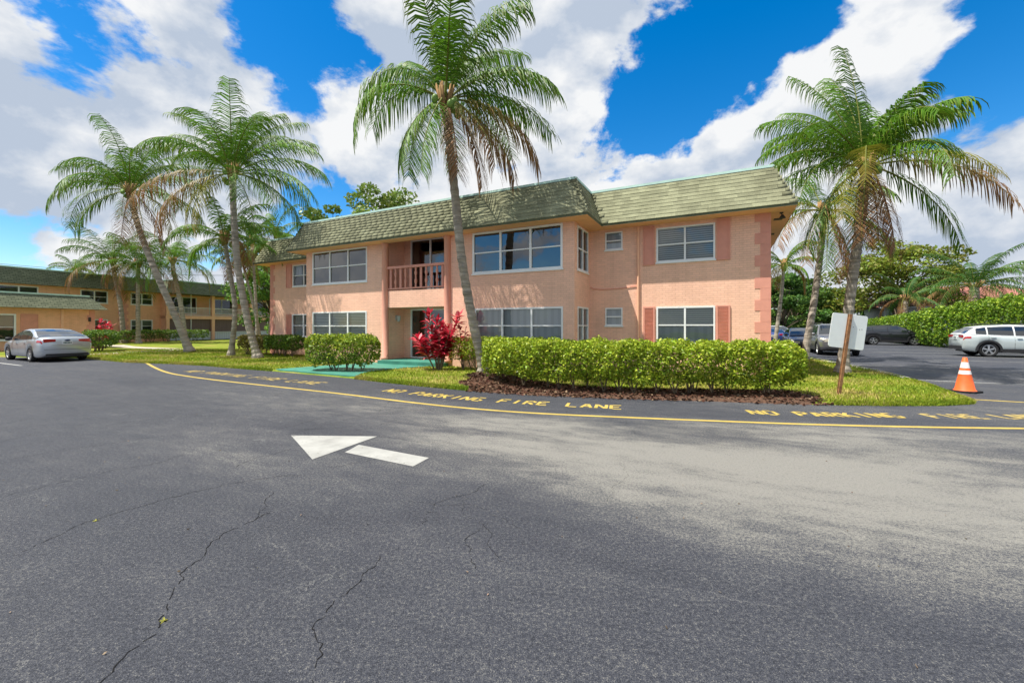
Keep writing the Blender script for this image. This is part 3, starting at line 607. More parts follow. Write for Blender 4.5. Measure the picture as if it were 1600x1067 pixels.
for i in range(n):
    j = (i + 1) % n; a, b = Vector(INN[i]), Vector(INN[j]); t = (b - a).normalized(); q = Vector((-t.y, t.x)) * .035
    if i in (1, 3): e0, e1 = (.035, -.035) if i == 1 else (-.035, .035)
    P_ = [(*(a + q), TZ - .01), (*(b + q), TZ - .01), (*(b - q), TZ - .01), (*(a - q), TZ - .01), (*(a + q), TZ + .07), (*(b + q), TZ + .07), (*(b - q), TZ + .07 + .001 * i), (*(a - q), TZ + .07 + .001 * i)]
    mb.add(P_, ((4, 5, 6, 7), (0, 1, 5, 4), (1, 2, 6, 5), (2, 3, 7, 6), (3, 0, 4, 7)))
mb.build('roof_trim', 'mint', BD)
mb = MB()
for (x0, x1, y0, y1) in ((BR + OV, OV, -OV, 0), (BL - OV, BR + OV, -BAY - OV, -BAY), (BR, BR + OV, -BAY, 0), (BL - OV, BL, -BAY, 0), (-LEN - OV, BL - OV, -OV, 0), (0, OV, 0, DEEP + OV), (-LEN - OV, -LEN, 0, DEEP)):
    x0 += .004; mb.quad((x0, y0 + .004, EZ - .045), (x0, y1, EZ - .045), (x1 - .004, y1, EZ - .045), (x1 - .004, y0 + .004, EZ - .045))
mb.build('soffit', 'soffit', BD)
# shingles: courses of tabs up each slope
ROWS = 10; SLOPE = math.hypot(TZ - EZ - .02, RUN)
tabmeshes = []
for c in range(8):
    b = np.array((.25, .255, .165)) * (.86 + .045 * c); mbv = [(-.155, 0, 0), (.155, 0, 0), (.155, .20, 0), (-.155, .20, 0), (-.155, 0, .018), (.155, 0, .018), (.155, .20, .003), (-.155, .20, .003)]
    me = bpy.data.meshes.new('shingle'); me.from_pydata(mbv, [], [(4, 5, 6, 7), (0, 1, 5, 4), (1, 2, 6, 5), (3, 0, 4, 7), (2, 3, 7, 6)])
    a = me.color_attributes.new('Col', 'FLOAT_COLOR', 'POINT'); a.data.foreach_set('color', np.r_[np.tile([*b, 1], 8)].astype(np.float32)); me.materials.append(M['shingle']); tabmeshes.append(me)
stuffV, stuffF, stuffC = [], [], []; single = []
sr = random.Random(3)
for i in range(6):
    j = (i + 1) % n
    if i == 5: continue
    A, B_, At, Bt = Vector((*OUT[i], EZ + .02)), Vector((*OUT[j], EZ + .02)), Vector((*INN[i], TZ)), Vector((*INN[j], TZ))
    ex = (A - B_).normalized(); up = ((At + Bt) / 2 - (A + B_) / 2); up = (up - ex * up.dot(ex)).normalized(); nrm = ex.cross(up)
    if nrm.z < 0: nrm = -nrm
    for r in range(ROWS):
        f0 = r / ROWS; l = B_.lerp(Bt, f0); rr = A.lerp(At, f0); W_ = (rr - l).dot(ex); x = -sr.uniform(0, .3)
        while x < W_:
            w = .31; a_, b_ = max(0, x), min(W_, x + w - .012); 
            if b_ - a_ > .04:
                col = sr.randint(0, 7); lift = sr.choice((0, 0, .006))
                full = b_ - a_ > .29
                org = l + ex * ((a_ + b_) / 2) + nrm * (.002 + lift * .5)
                if full and i in (0, 2): single.append((org, ex, up, nrm, col, (org - Vector((0 - 0, -14, 0))).length if False else -org.x))
                else: stuffV.append((org, ex, up, nrm, (b_ - a_) / .31, col))
            x += w
single.sort(key=lambda s: s[5])
for (org, ex, up, nrm, col, _) in single[:300]:
    o = bpy.data.objects.new('shingle', tabmeshes[col]); C.objects.link(o); o.parent = roof
    o.matrix_local = Matrix(((ex.x, up.x, nrm.x, org.x), (ex.y, up.y, nrm.y, org.y), (ex.z, up.z, nrm.z, org.z), (0, 0, 0, 1)))
for (org, ex, up, nrm, col, _) in single[300:]: stuffV.append((org, ex, up, nrm, 1.0, col))
VV, FF, CC = [], [], []
for (org, ex, up, nrm, sc, col) in stuffV:
    o = len(VV)
    for (a, b, c) in ((-.155, 0, 0), (.155, 0, 0), (.155, .20, 0), (-.155, .20, 0), (-.155, 0, .018), (.155, 0, .018), (.155, .20, .003), (-.155, .20, .003)):
        VV.append(tuple(org + ex * (a * sc) + up * b + nrm * c)); CC.append(np.array((.25, .255, .165)) * (.86 + .045 * col))
    FF += [(o + 4, o + 5, o + 6, o + 7), (o, o + 1, o + 5, o + 4), (o + 1, o + 2, o + 6, o + 5), (o + 3, o, o + 4, o + 7), (o + 2, o + 3, o + 7, o + 6)]
raw('shingle_courses', VV, FF, np.array(CC), 'shingle', roof, kind='stuff')
# fittings on the wall
mb = MB(); mb.tube([(-3.95, -.05, 0), (-3.95, -.05, EZ - .05)], .04, 8); mb.build('downpipe', 'peach', BD)
mb = MB(); mb.tube([(-5.66, -.02, 3.05), (-5.55, -.02, 2.98), (-5.2, -.02, 2.94), (-4.5, -.02, 2.96), (-4.05, -.02, 3.02), (-3.99, -.03, 3.0)], .013, 6); mb.build('conduit', 'pink', BD)
mb = MB(); mb.box(-.06, .06, -.05, 0, -.1, .1); mb.lathe([(0, .09), (.085, .08), (.09, 0), (.06, -.16), (0, -.18)], 10, (0, -.13, 0)); wlamp = mb.build('wall_lamp', 'lamp_metal', BD, loc=(CL + .002, -1.1, 1.98)); wlamp.rotation_euler = (0, 0, R(90))
mb = MB(); mb.lathe([(0, 0), (.05, 0), (.05, -.03), (0, -.03)], 10, (0, 0, 0)); mb.tube([(0, 0, -.02), (.02, -.02, -.1)], .015, 6); mb.lathe([(.03, .04), (.09, -.06), (.085, -.07), (0, -.05)], 12, (.02, -.05, -.12)); mb.build('flood_lamp', 'dark_metal', BD, loc=(.30, .15, EZ - .047))
mb = MB(); mb.box(.18, .42, .9, 1.15, EZ - .06, EZ - .047); mb.build('soffit_vent', 'dark_metal', BD)
mb = MB(); mb.box(.18, .42, 3.4, 3.65, EZ - .06, EZ - .047); mb.build('soffit_vent', 'dark_metal', BD)

# ------------------------------------------------------------------ the rear apartment building and its single-storey wing
RB_ANG = math.atan2(.937, .35)
RB = empty('courtyard_building', (-37.2, 44.0, 0), RB_ANG, 'long orange two-storey block with dark green roof behind the palms', 'building')
def mansard(parent, x0, x1, y0, y1, ez, tz, ov, run, name='roof', m='shingle_far'):
    mb = MB(); o = [(x0 - ov, y0 - ov), (x1 + ov, y0 - ov), (x1 + ov, y1 + ov), (x0 - ov, y1 + ov)]; q = ov - run; t = [(x0 - q, y0 - q), (x1 + q, y0 - q), (x1 + q, y1 + q), (x0 - q, y1 + q)]
    sl = math.hypot(run, tz - ez)
    for i in range(4):
        j = (i + 1) % 4; L_ = math.dist(o[i], o[j]); mb.quad((*o[i], ez), (*o[j], ez), (*t[j], tz), (*t[i], tz), uv=[(0, 0), (L_, 0), (L_ - run, sl), (run, sl)])
    mb.poly([(*p, tz - .02) for p in t]); mb.poly([(*p, ez) for p in o][::-1]); r = mb.build(name, m, parent)
    mb = MB(); 
    for i in range(4):
        j = (i + 1) % 4; a, b = Vector(t[i]), Vector(t[j]); w = Vector((-(b - a).normalized().y, (b - a).normalized().x)) * .05
        mb.add([(*(a - w), tz - .01), (*(b - w), tz - .01), (*(b - w), tz + .09 + i * .001), (*(a - w), tz + .09 + i * .001), (*(a + w), tz + .09 + i * .001), (*(b + w), tz + .09 + i * .001)], ((0, 1, 2, 3), (3, 2, 5, 4)))
    mb.build('roof_trim', 'mint', r)
    return r
rf = front(0.0)
def rw(x, w=2.0): return [(x, x + w, 3.79, 4.97), (x, x + w, 1.0, 2.27)]
H1 = rw(-11.4, 2.3) + rw(-6.4, 2.0) + rw(-2.6, 1.9); mb = MB(); wall(mb, rf, -16, 0, 0, 5.15, H1)
PY = -.9
porch = front(.9); 
H2 = [(1.2, 4.2, 3.1, 4.9), (5.6, 8.6, 3.1, 4.9), (10.2, 13.2, 3.1, 4.9), (1.2, 4.2, .3, 2.3), (5.6, 8.6, .3, 2.3), (10.2, 13.2, .3, 2.3)]
wall(mb, porch, 0, 16, 0, 5.15, H2)
wall(mb, lambda a, b, d: (0 + d, a, b), PY, .9, 0, 5.15); wall(mb, lambda a, b, d: (16 - d, -a, b), -10, -PY, 0, 5.15); wall(mb, lambda a, b, d: (-16 + d, -a, b), -10, 0, 0, 5.15); wall(mb, lambda a, b, d: (-a, 10 - d, b), -16, 16, 0, 5.15)
mb.build('wall', 'brick_rear', RB)
for h in H1: window(RB, rf, *h, 2, 2, 'room_gloom', 'blind_or_gloom' if h[2] < 2 else None, fw=.08)
for h in H2: window(RB, porch, *h, 2, 1, 'room_gloom', fw=.07)
mansard(RB, -16, 0, 0, 10, 5.12, 6.44, .62, .565); mansard(RB, .3, 16, PY, 9.98, 5.13, 6.46, .62, .565)
mb = MB(); mb.box(0, 16, PY, .9, 2.42, 2.75); mb.build('balcony_slab', 'peach', RB)
for x in (.2, 4.9, 9.6, 14.3):
    mb = MB(); mb.box(x - .16, x + .16, PY - .01, PY + .3, 0, 2.42); mb.box(x - .16, x + .16, PY - .01, PY + .3, 2.75, 5.12); mb.build('pillar', 'peach', RB)
for x0, x1 in ((.36, 4.74), (5.06, 9.44), (9.76, 14.14)):
    mb = MB(); mb.box(x0, x1, PY + .1, PY + .14, 3.65, 3.7); mb.box(x0, x1, PY + .1, PY + .14, 2.8, 2.84); r_ = mb.build('railing', 'white_frame', RB)
    mb = MB(); mb.box(-.012, .012, PY + .11, PY + .13, 2.84, 3.65); pk = mb.mesh('picket', 'white_frame'); k = x0 + .1
    while k < x1:
        o = bpy.data.objects.new('picket', pk); C.objects.link(o); o.parent = r_; o.location = (k, 0, 0); k += .13
    mb = MB(); m_ = (x0 + x1) / 2; mb.box(m_ - .03, m_ + .03, PY + .1, PY + .15, 0, 2.42); mb.box(m_ - .03, m_ + .03, PY + .1, PY + .15, 2.75, 5.12); mb.box(x0, x1, PY + .1, PY + .15, .95, 1.0); mb.build('screen_frame', 'white_frame', r_)
    mb = MB(); mb.quad((x0, PY + .2, 1.0), (m_ - .03, PY + .2, 1.0), (m_ - .03, PY + .2, 2.42), (x0, PY + .2, 2.42)); mb.quad((m_ + .03, PY + .2, 1.0), (x1, PY + .2, 1.0), (x1, PY + .2, 2.42), (m_ + .03, PY + .2, 2.42)); mb.build('drape', 'drape', r_)
    mb = MB(); mb.quad((x0, PY + .18, 0.1), (x1, PY + .18, 0.1), (x1, PY + .18, .95), (x0, PY + .18, .95)); mb.build('kick_panel', 'curtain', r_)
for k in range(15):
    for x0 in (-3.2,):
        mb = MB(); w = .42 if k % 2 == 0 else .27; mb.box(x0 - w, x0 + w, -.03, .02, .345 * k, .345 * k + .335); mb.build('quoin', 'pink', RB)
SB = empty('laundry_wing', (-37.2, 44.0, 0), RB_ANG, 'single-storey orange wing with a shingled mansard beside the silver sedan', 'building')
FY = -11.0; f1 = front(FY); HW = [(-17.6, -15.6, .75, 2.35), (-14.9, -12.9, .75, 2.35)]
HW = [(-18.3, -16.5, .7, 2.4), (-16.2, -14.3, .7, 2.4)]
mb = MB(); wall(mb, f1, -26, -10.4, 0, 2.85, HW); wall(mb, lambda a, b, d: (-10.4 - d, a, b), FY, -.7, 0, 2.85); wall(mb, lambda a, b, d: (-26 + d, -a, b), .7, -FY, 0, 2.85); mb.build('wall', 'brick_rear', SB)
for h in HW: window(SB, f1, *h, 1, 2, 'room_gloom', 'blind_light', fw=.09)
mansard(SB, -26, -10.4, FY, -1.3, 2.82, 3.75, .55, .75)
for h in ((-14.1, -13.3, .7, 2.4, 0),): shutter(SB, f1, *h)
mb = MB(); mb.box(-12.2, -12.05, FY - .06, FY, 0, 2.8); mb.build('downpipe', 'peach', SB)
for k in range(8):
    mb = MB(); w = .42 if k % 2 == 0 else .27; mb.box(-10.4 - w, -10.37, FY - .03, FY + .2, .345 * k, .345 * k + .335); mb.build('quoin', 'pink', SB)
mb = MB(); mb.box(-10.75, -10.63, FY - .12, FY - .031, 1.95, 2.25); mb.build('wall_lamp', 'dark_metal', SB)

# ------------------------------------------------------------------ hedges and shrubs
def hedge(name, pts, half, hgt, nleaf, col, label, group=None, size=.05, skirt=.35, alt=(.48, .54, .05), z0=LZ, top=None, stems=True, cat='hedge', round_=3.2, lean=0.0):
    """foliage shell along a line; bare stems below"""
    curve = smooth_curve([(x, y, 0) for x, y in pts], 14); e = empty(name, (0, 0, 0), 0, label, cat, group)
    cum = np.r_[0, np.cumsum([(b - a).length for a, b in zip(curve, curve[1:])])]; Lh = cum[-1]
    s = rng.uniform(-half * .8, Lh + half * .8, nleaf); sc = np.clip(s, 0, Lh); idx = np.clip(np.searchsorted(cum, sc) - 1, 0, len(curve) - 2)
    A = np.array([c[:] for c in curve]); t = A[idx + 1] - A[idx]; t /= np.linalg.norm(t, axis=1)[:, None] + 1e-9; P = A[idx] + t * (sc - cum[idx])[:, None] + t * (s - sc)[:, None]; nn = np.c_[-t[:, 1], t[:, 0], np.zeros(nleaf)]
    over = np.abs(s - sc) / (half * .8); hw = half * np.sqrt(np.clip(1 - over ** 2, .05, 1))
    sq = rng.uniform(-1, 1, nleaf); sd_ = rng.integers(0, 4, nleaf); qx = np.where(sd_ == 0, 1, np.where(sd_ == 1, -1, sq)); qz = np.where(sd_ == 2, 1, np.where(sd_ == 3, -1, sq)); th = np.arctan2(qz, qx); rr = 1 - np.abs(rng.normal(0, .2, nleaf)); q = round_
    sr_ = (np.abs(qx) ** q + np.abs(qz) ** q) ** (-1 / q) * rr; cx = qx * sr_; cz = qz * sr_
    H = hgt if top is None else np.interp(sc / Lh, np.linspace(0, 1, len(top)), top)
    lump = 1 + .10 * np.sin(s * 2.9 + 1.3) * np.cos(th * 3) + .07 * np.sin(s * 7.1 + th * 2) + .05 * np.sin(s * 15.3 + th * 5)
    zc = (H + skirt) / 2; zr = (H - skirt) / 2 * (1 - .35 * over ** 2)
    z = z0 + zc + cz * zr * lump + rng.normal(0, .02, nleaf); P = P + nn * (cx * hw * lump)[:, None]; P[:, 2] = z
    keep = rng.random(nleaf) < np.where(cz < -.55, .35, np.where(cz < 0, .75, 1.0)); P = P[keep]; hh = (P[:, 2] - z0) / np.max(H)
    c = leafcols(len(P), col, .55, alt, .22); top_blend = np.clip((hh - .45) * 1.3, 0, 1)[:, None] * rng.uniform(.2, 1, (len(P), 1)); c = c * (1 - .45 * top_blend) + np.array(alt)[None] * .45 * top_blend  # leaves blend towards the alt colour higher up
    V, F, cc = leaves(P, size, c, .2, .55); raw('foliage', V, F, cc, 'leaf', e)
    if stems:
        mb = MB(); r_ = random.Random(len(pts) + int(nleaf)); k = 0.15
        while k < Lh:
            i = min(int(np.searchsorted(cum, k)), len(curve) - 1); b = curve[i] + Vector((r_.uniform(-.2, .2), r_.uniform(-.3, .1), z0)) * 1.0; b.z = z0 - .02
            for _ in range(4):
                a = r_.uniform(0, 6.3); d = r_.uniform(.15, .42); hz = r_.uniform(.55, .95) * (hgt if top is None else min(top)); m_ = b + Vector((math.cos(a) * d * .4, math.sin(a) * d * .4, hz * .4)); tp = b + Vector((math.cos(a) * d, math.sin(a) * d * min(1, half), hz))
                mb.tube([b, m_, tp], [.016, .012, .006], 5)
                tw = m_ + Vector((r_.uniform(-.25, .25), r_.uniform(-.2, .2), hz * .35)); mb.tube([m_, (m_ + tw) / 2 + Vector((.03, 0, 0)), tw], [.008, .007, .004], 4)
            k += r_.uniform(.3, .5)
        mb.build('stems', 'stem', e)
    return e
HC = (.21, .31, .018)
hedge('clipped_hedge', [(-.35, 12.2), (.3, 11.0), (1.5, 10.26), (2.9, 9.86), (4.5, 9.66), (6.15, 9.55)], .6, 1.2, 64000, HC, 'long clipped hedge with bare stems in front of the building', size=.036, skirt=.22)
hedge('clipped_hedge', [(-2.0, 15.35), (-1.2, 14.75), (-.3, 14.2), (.8, 13.6)], .5, 1.15, 11000, HC, 'hedge section against the bay wall behind the tall palm', size=.036)
hedge('clipped_hedge', [(-6.75, 14.75), (-5.9, 14.6), (-5.15, 14.55)], .62, 1.25, 13000, (.14, .23, .018), 'rounded clipped bush growing beside the teal entrance path', size=.042, skirt=.22, cat='bush')
hedge('clipped_hedge', [(-15.0, 23.6), (-13.4, 22.6)], .55, 1.05, 6000, (.15, .14, .03), 'brownish bush by the far end of the main building', size=.05, cat='bush', alt=(.33, .27, .06))
hedge('clipped_hedge', [(-12.7, 22.2), (-11.0, 21.2)], .55, 1.08, 6500, (.09, .17, .02), 'dark green bush under the far bay window', size=.05, cat='bush', alt=(.22, .32, .04))
hedge('clipped_hedge', [(-26.8, 27.3), (-25.2, 25.4)], .75, 1.3, 6500, (.08, .16, .02), 'dark green bush beside the tail of the silver sedan', size=.06, cat='bush', alt=(.2, .3, .04))
hedge('clipped_hedge', [(-35.5, 38.3), (-34.0, 41.5), (-32.9, 44.2)], .7, 1.2, 7000, (.08, .15, .02), 'low hedge along the foot of the courtyard building', size=.07, alt=(.22, .32, .04))
hedge('boundary_hedge', [(29.2, 20.5), (31.0, 25.0), (33.9, 33), (38, 41), (43, 50)], 1.0, 3.2, 90000, (.12, .23, .018), 'tall green boundary hedge beyond the parked cars', size=.085, skirt=.1, alt=(.36, .48, .04), z0=0, top=[3.75, 3.35, 2.75, 2.5, 2.35], stems=False)
hedge('boundary_hedge', [(26, 47), (33, 51), (41, 52)], .8, 1.9, 7000, (.10, .19, .02), 'low sunlit hedge closing the far car park', size=.11, skirt=.1, z0=0, stems=False, alt=(.32, .4, .05))
def cordyline(loc, hgt, n, label, stalks):
    e = empty('red_leaf_plant', loc, 0, label, 'plant'); r_ = random.Random(int(hgt * 100)); V, F, CL_ = [], [], []; mb = MB()
    for k in range(stalks):
        a = r_.uniform(0, 6.3); d = r_.uniform(.15, .95) * hgt / 2.3; h = hgt * r_.uniform(.42, .85) if k else hgt * .86; tip = Vector((math.cos(a) * d, math.sin(a) * d * .8, h)); mb.tube([(tip.x * .15, tip.y * .15, 0), tip * .55, tip], [.022, .017, .012], 5)
        for q in range(n):
            f = r_.uniform(.38, 1.0); b = tip * f; az = r_.uniform(0, 6.3); el = r_.uniform(-.2, 1.0) if f < .9 else r_.uniform(.4, 1.4); l = r_.uniform(.24, .42) * hgt / 2.3 * 1.1; dv = Vector((math.cos(az) * math.cos(el), math.sin(az) * math.cos(el), math.sin(el))); sd = dv.cross(Vector((0, 0, 1))).normalized() * .06 * hgt / 2.0
            m_ = b + dv * l * .5; t_ = b + dv * l + Vector((0, 0, -.07)); o = len(V); V += [tuple(b), tuple(m_ - sd), tuple(t_), tuple(m_ + sd)]; F.append((o, o + 1, o + 2, o + 3)); c = np.array(r_.choice([(.66, .02, .06), (.75, .06, .11), (.55, .015, .05), (.72, .2, .22), (.36, .01, .03), (.70, .10, .14)])) * r_.uniform(.7, 1.2); CL_ += [c] * 4
    raw('leaves', np.array(V), np.array(F), np.array(CL_), 'leaf', e); mb.build('stalks', 'stem', e); return e
cordyline((-2.62, 14.75, LZ), 2.3, 60, 'tall crimson leafed plant by the entrance door', 11)
cordyline((-1.75, 14.95, LZ), 1.75, 26, 'small crimson leafed plant rising from hedge behind palm', 3)
cordyline((-28.6, 29.2, LZ), 2.2, 45, 'red leafed plant at the corner of the single-storey wing', 8)

# ------------------------------------------------------------------ palms
GREEN = (.082, .185, .012); YEL = (.34, .27, .035); DEAD = (.27, .14, .06)
def frond(parent, org, az, el, L_, droop, col, rnd, hang=.55, tipdead=0.0, leaf=.62, wid=.03, npair=62, bend=0.0):
    N_ = 16; pts = [Vector(org)]; e = el; a = az; dirs = []
    for i in range(N_):
        f = i / N_; e = max(-1.5, el - droop * 1.15 * (f ** 1.25)); a = az + bend * f; d = Vector((math.cos(e) * math.cos(a), math.cos(e) * math.sin(a), math.sin(e))); dirs.append(d); pts.append(pts[-1] + d * L_ / N_)
    mb = MB(); V, F, CO = [], [], []; col = np.array(col) * rnd.uniform(.8, 1.2); hang = hang * rnd.uniform(.7, 1.35); wind = Vector((rnd.uniform(.0, .3), rnd.uniform(-.1, .2), 0))
    n_ = 4
    for i, p in enumerate(pts):       # the midrib
        d = dirs[min(i, N_ - 1)]; s = d.cross(Vector((0, 0, 1))); s = s.normalized() if s.length > 1e-3 else Vector((1, 0, 0)); w = s.cross(d); r = .035 * (1 - i / N_ * .85)
        for k in range(n_):
            q = 2 * math.pi * k / n_; V.append(tuple(p + s * math.cos(q) * r + w * math.sin(q) * r)); CO.append(np.array((.24, .26, .06)) if tipdead < .9 else col * .8)
    for i in range(N_):
        for k in range(n_): F.append((i * n_ + k, i * n_ + (k + 1) % n_, (i + 1) * n_ + (k + 1) % n_, (i + 1) * n_ + k))
    for j in range(npair):
        f = .13 + .87 * (j + rnd.uniform(-.3, .3)) / npair; f = min(max(f, .1), .995); i = min(int(f * N_), N_ - 1); p = pts[i].lerp(pts[i + 1], f * N_ - i); d = dirs[i]
        s = d.cross(Vector((0, 0, 1))); s = s.normalized() if s.length > 1e-3 else Vector((1, 0, 0)); up = s.cross(d)
        l = leaf * (.55 + .45 * math.sin(min(1, f * 1.6) * math.pi / 2)) * (1 - .42 * max(0, f - .55) / .45) * rnd.uniform(.85, 1.12)
        for sg in (-1, 1):
            if rnd.random() < .04: continue
            fw = .5 + .45 * f + rnd.uniform(-.25, .25); dv = (s * sg * 1.0 + d * fw + up * (.18 - .2 * f)).normalized(); g = hang * rnd.uniform(.55, 1.45)
            q0 = p; q1 = p + dv * l * .45 + Vector((0, 0, -g * l * .14)); q2 = q1 + (dv + wind + Vector((0, 0, -g * 1.2))).normalized() * l * .33; q3 = q2 + (dv * .5 + wind * 1.5 + Vector((0, 0, -g * 2.2))).normalized() * l * .32
            wv = d * .9 + up * .25; wv = wv.normalized() * wid; o = len(V)
            V += [tuple(q0 - wv * .5), tuple(q0 + wv * .5), tuple(q1 - wv * .55), tuple(q1 + wv * .55), tuple(q2 - wv * .4), tuple(q2 + wv * .4), tuple(q3 - wv * .06), tuple(q3 + wv * .06)]
            F += [(o, o + 1, o + 3, o + 2), (o + 2, o + 3, o + 5, o + 4), (o + 4, o + 5, o + 7, o + 6)]
            c = col * rnd.uniform(.7, 1.3); dd = min(1, max(0, tipdead * 1.6 - (1 - f) * 1.0 + rnd.uniform(-.15, .15))) if tipdead else 0
            c = c * (1 - dd) + np.array(DEAD) * rnd.uniform(.7, 1.25) * dd; tip = c * .75 + np.array(YEL) * .25 if rnd.random() < .5 else c
            CO += [c, c, c, c, tip, tip, tip, tip]
    return raw('frond', np.array(V), np.array(F), np.array(CO), 'frond', parent)
def palm(name, pts, r0, r1, fronds, label, group, L_=4.0, nuts=8, seed=1, leaf=.9, auto=0, cat='palm tree', col=GREEN, npair=54, wid=.033, shaft=None):
    base = Vector(pts[0]); rnd = random.Random(seed); e = empty(name, base, 0, label, cat, group)
    cv = smooth_curve([Vector(p) - base for p in pts], 16); cv = resample(cv, .11); n = len(cv); rad = []
    for i in range(n):
        f = i / (n - 1); r = r0 * (1 - f) + r1 * f + r0 * .75 * math.exp(-f * n * .11 / .22); rad.append(r * (1.07 if i % 2 else .95) * rnd.uniform(.97, 1.03))
    mb = MB(); mb.tube(cv, rad, 12); mb.build('trunk', 'palm_trunk', e, False)
    c = cv[-1]; mb = MB()
    for k in range(26):
        a = rnd.uniform(0, 6.28); mb.tube([c + Vector((math.cos(a) * r1 * .6, math.sin(a) * r1 * .6, -.25)), c + Vector((math.cos(a) * r1 * 1.4, math.sin(a) * r1 * 1.4, .1)), c + Vector((math.cos(a) * r1 * 2.2, math.sin(a) * r1 * 2.2, .42 + rnd.uniform(0, .2)))], [.06, .05, .025], 5)
    mb.build('crown_shaft', 'dead_fibre', e, True)
    if nuts:
        mb = MB(); mb.lathe([(0, -.15), (.07, -.12), (.105, -.03), (.10, .06), (.05, .13), (0, .14)], 10); nm = mb.mesh('coconut', 'coconut', True)
        for k in range(nuts):
            a = rnd.choice((-.6, .2, 2.7, 4.2)) + rnd.uniform(-.4, .4); o = bpy.data.objects.new('coconut', nm); C.objects.link(o); o.parent = e; o.location = c + Vector((math.cos(a) * rnd.uniform(.28, .45), math.sin(a) * rnd.uniform(.28, .45), rnd.uniform(-.25, .1))); o.rotation_euler = (rnd.uniform(-.5, .5), rnd.uniform(-.5, .5), 0)
    for f in fronds:
        az, el, l, dr = f[:4]; kind = f[4] if len(f) > 4 else 'g'
        cc, hg, td = {'g': (col, 1.05, 0.0), 'y': (np.array(col) * .45 + np.array(YEL) * .6, 1.0, .25), 'b': (np.array(col) * .7 + np.array(YEL) * .3, 1.1, .8), 'd': (DEAD, 1.1, 1.0)}[kind]
        a = R(az); frond(e, c + Vector((math.cos(a) * r1, math.sin(a) * r1, .15)), a, R(el), l * L_ / 4, R(dr), cc, rnd, hg, td, leaf, wid, npair, rnd.uniform(-.25, .25))
    for k in range(auto):
        t = k / max(1, auto - 1) * (.55 if fronds else 1); az = k * 137.5 + rnd.uniform(-15, 15); el = 78 - 95 * t ** .9 + rnd.uniform(-8, 8); kind = 'g' if t < .72 else rnd.choice('gyb' if t < .9 else 'ybd'); cc, hg, td = {'g': (col, 1.05, 0.0), 'y': (np.array(col) * .45 + np.array(YEL) * .6, 1.0, .25), 'b': (np.array(col) * .7 + np.array(YEL) * .3, 1.1, .8), 'd': (DEAD, 1.1, 1.0)}[kind]
        a = R(az); frond(e, c + Vector((math.cos(a) * r1, math.sin(a) * r1, .15)), a, R(el), L_ * rnd.uniform(.85, 1.08), R(60 + 45 * t + rnd.uniform(-12, 12)), cc, rnd, hg, td, leaf, wid, npair, rnd.uniform(-.3, .3))
    return e
PG = 'tall coconut palms'
# azimuth: 0 = towards the viewer's right, 180 = left, -90 = towards the viewer, 90 = away
palm('coconut_palm', [(-.94, 14.3, .04), (-1.30, 14.2, 1.6), (-1.66, 13.9, 3.73), (-1.88, 13.5, 6.17), (-2.07, 12.9, 8.5)], .165, .125,
     [(178, 62, 3.7, 130), (200, 20, 3.9, 110), (165, 35, 3.4, 95), (100, 82, 3.9, 45), (60, 75, 3.8, 60), (20, 72, 3.8, 70), (-30, 70, 3.9, 75), (-75, 68, 3.6, 70), (5, 48, 4.0, 85), (-15, 30, 4.1, 75), (10, 18, 4.0, 62), (40, 40, 3.9, 80), (140, 68, 3.6, 60), (-110, 78, 3.4, 60),
      (-5, -8, 4.0, 62, 'b'), (25, -18, 3.6, 58, 'b'), (-35, -35, 3.5, 40, 'b'), (215, -40, 3.0, 45), (-60, -62, 3.0, 22, 'd'), (250, -50, 3.2, 35), (-20, -55, 3.4, 30, 'd'), (90, 20, 3.8, 80), (130, 10, 3.8, 90)],
     'tallest coconut palm, leaning before the pink balcony bay', PG, 3.7, 12, 2, .95, auto=4, npair=64)
palm('coconut_palm', [(11.11, 14, .04), (11.31, 14, 2.03), (11.57, 14, 3.97), (11.8, 14, 5.69), (11.92, 14, 6.85)], .155, .125,
     [(95, 84, 4.6, 30), (120, 74, 4.3, 50), (60, 76, 4.2, 40), (-85, 74, 3.0, 70), (100, 88, 5.0, 14), (12, 66, 4.3, 42), (150, 78, 4.6, 34), (170, 62, 4.2, 70), (200, 45, 4.2, 80), (95, 80, 4.6, 25), (70, 70, 4.6, 40), (30, 54, 4.2, 60), (10, 40, 4.8, 62), (0, 24, 4.6, 62, 'y'), (-12, 8, 4.7, 64, 'b'), (150, 66, 3.8, 85), (175, 48, 3.9, 80), (190, 22, 4.6, 62), (205, 10, 4.5, 72), (215, -5, 4.3, 72, 'y'), (-60, 62, 3.2, 80), (-95, 52, 3.4, 90), (-130, 20, 3.8, 95, 'y'),
      (-20, -30, 4.2, 45), (230, -25, 4.2, 58, 'b'), (180, -38, 3.8, 40), (-70, -70, 3.4, 15, 'd'), (245, -55, 3.4, 25, 'd'), (60, -10, 4.0, 70), (120, 30, 4.2, 80), (-40, 70, 3.0, 85)],
     'coconut palm with yellowing fronds standing behind the white signboard', PG, 3.65, 5, 3, .92, auto=3, npair=64)
palm('coconut_palm', [(13.75, 19.6, .04), (14.2, 19.6, 2.6), (14.55, 19.6, 5.2), (14.72, 19.6, 6.9)], .15, .12,
     [(185, 25, 3.6, 80, 'y'), (200, 0, 3.8, 70, 'b'), (215, -25, 3.8, 50, 'b'), (-95, -60, 3.6, 20, 'd'), (-60, -66, 3.4, 14, 'd'), (240, -45, 3.6, 30), (10, 10, 3.4, 80), (-30, -15, 3.4, 60), (150, 50, 3.4, 80), (90, 70, 3.4, 50), (-80, 40, 3.2, 90), (20, 45, 3.4, 80), (-10, -60, 3.3, 20, 'd')],
     'shaggy coconut palm with brown skirt behind the building corner', PG, 4.0, 3, 4, .9, auto=2)
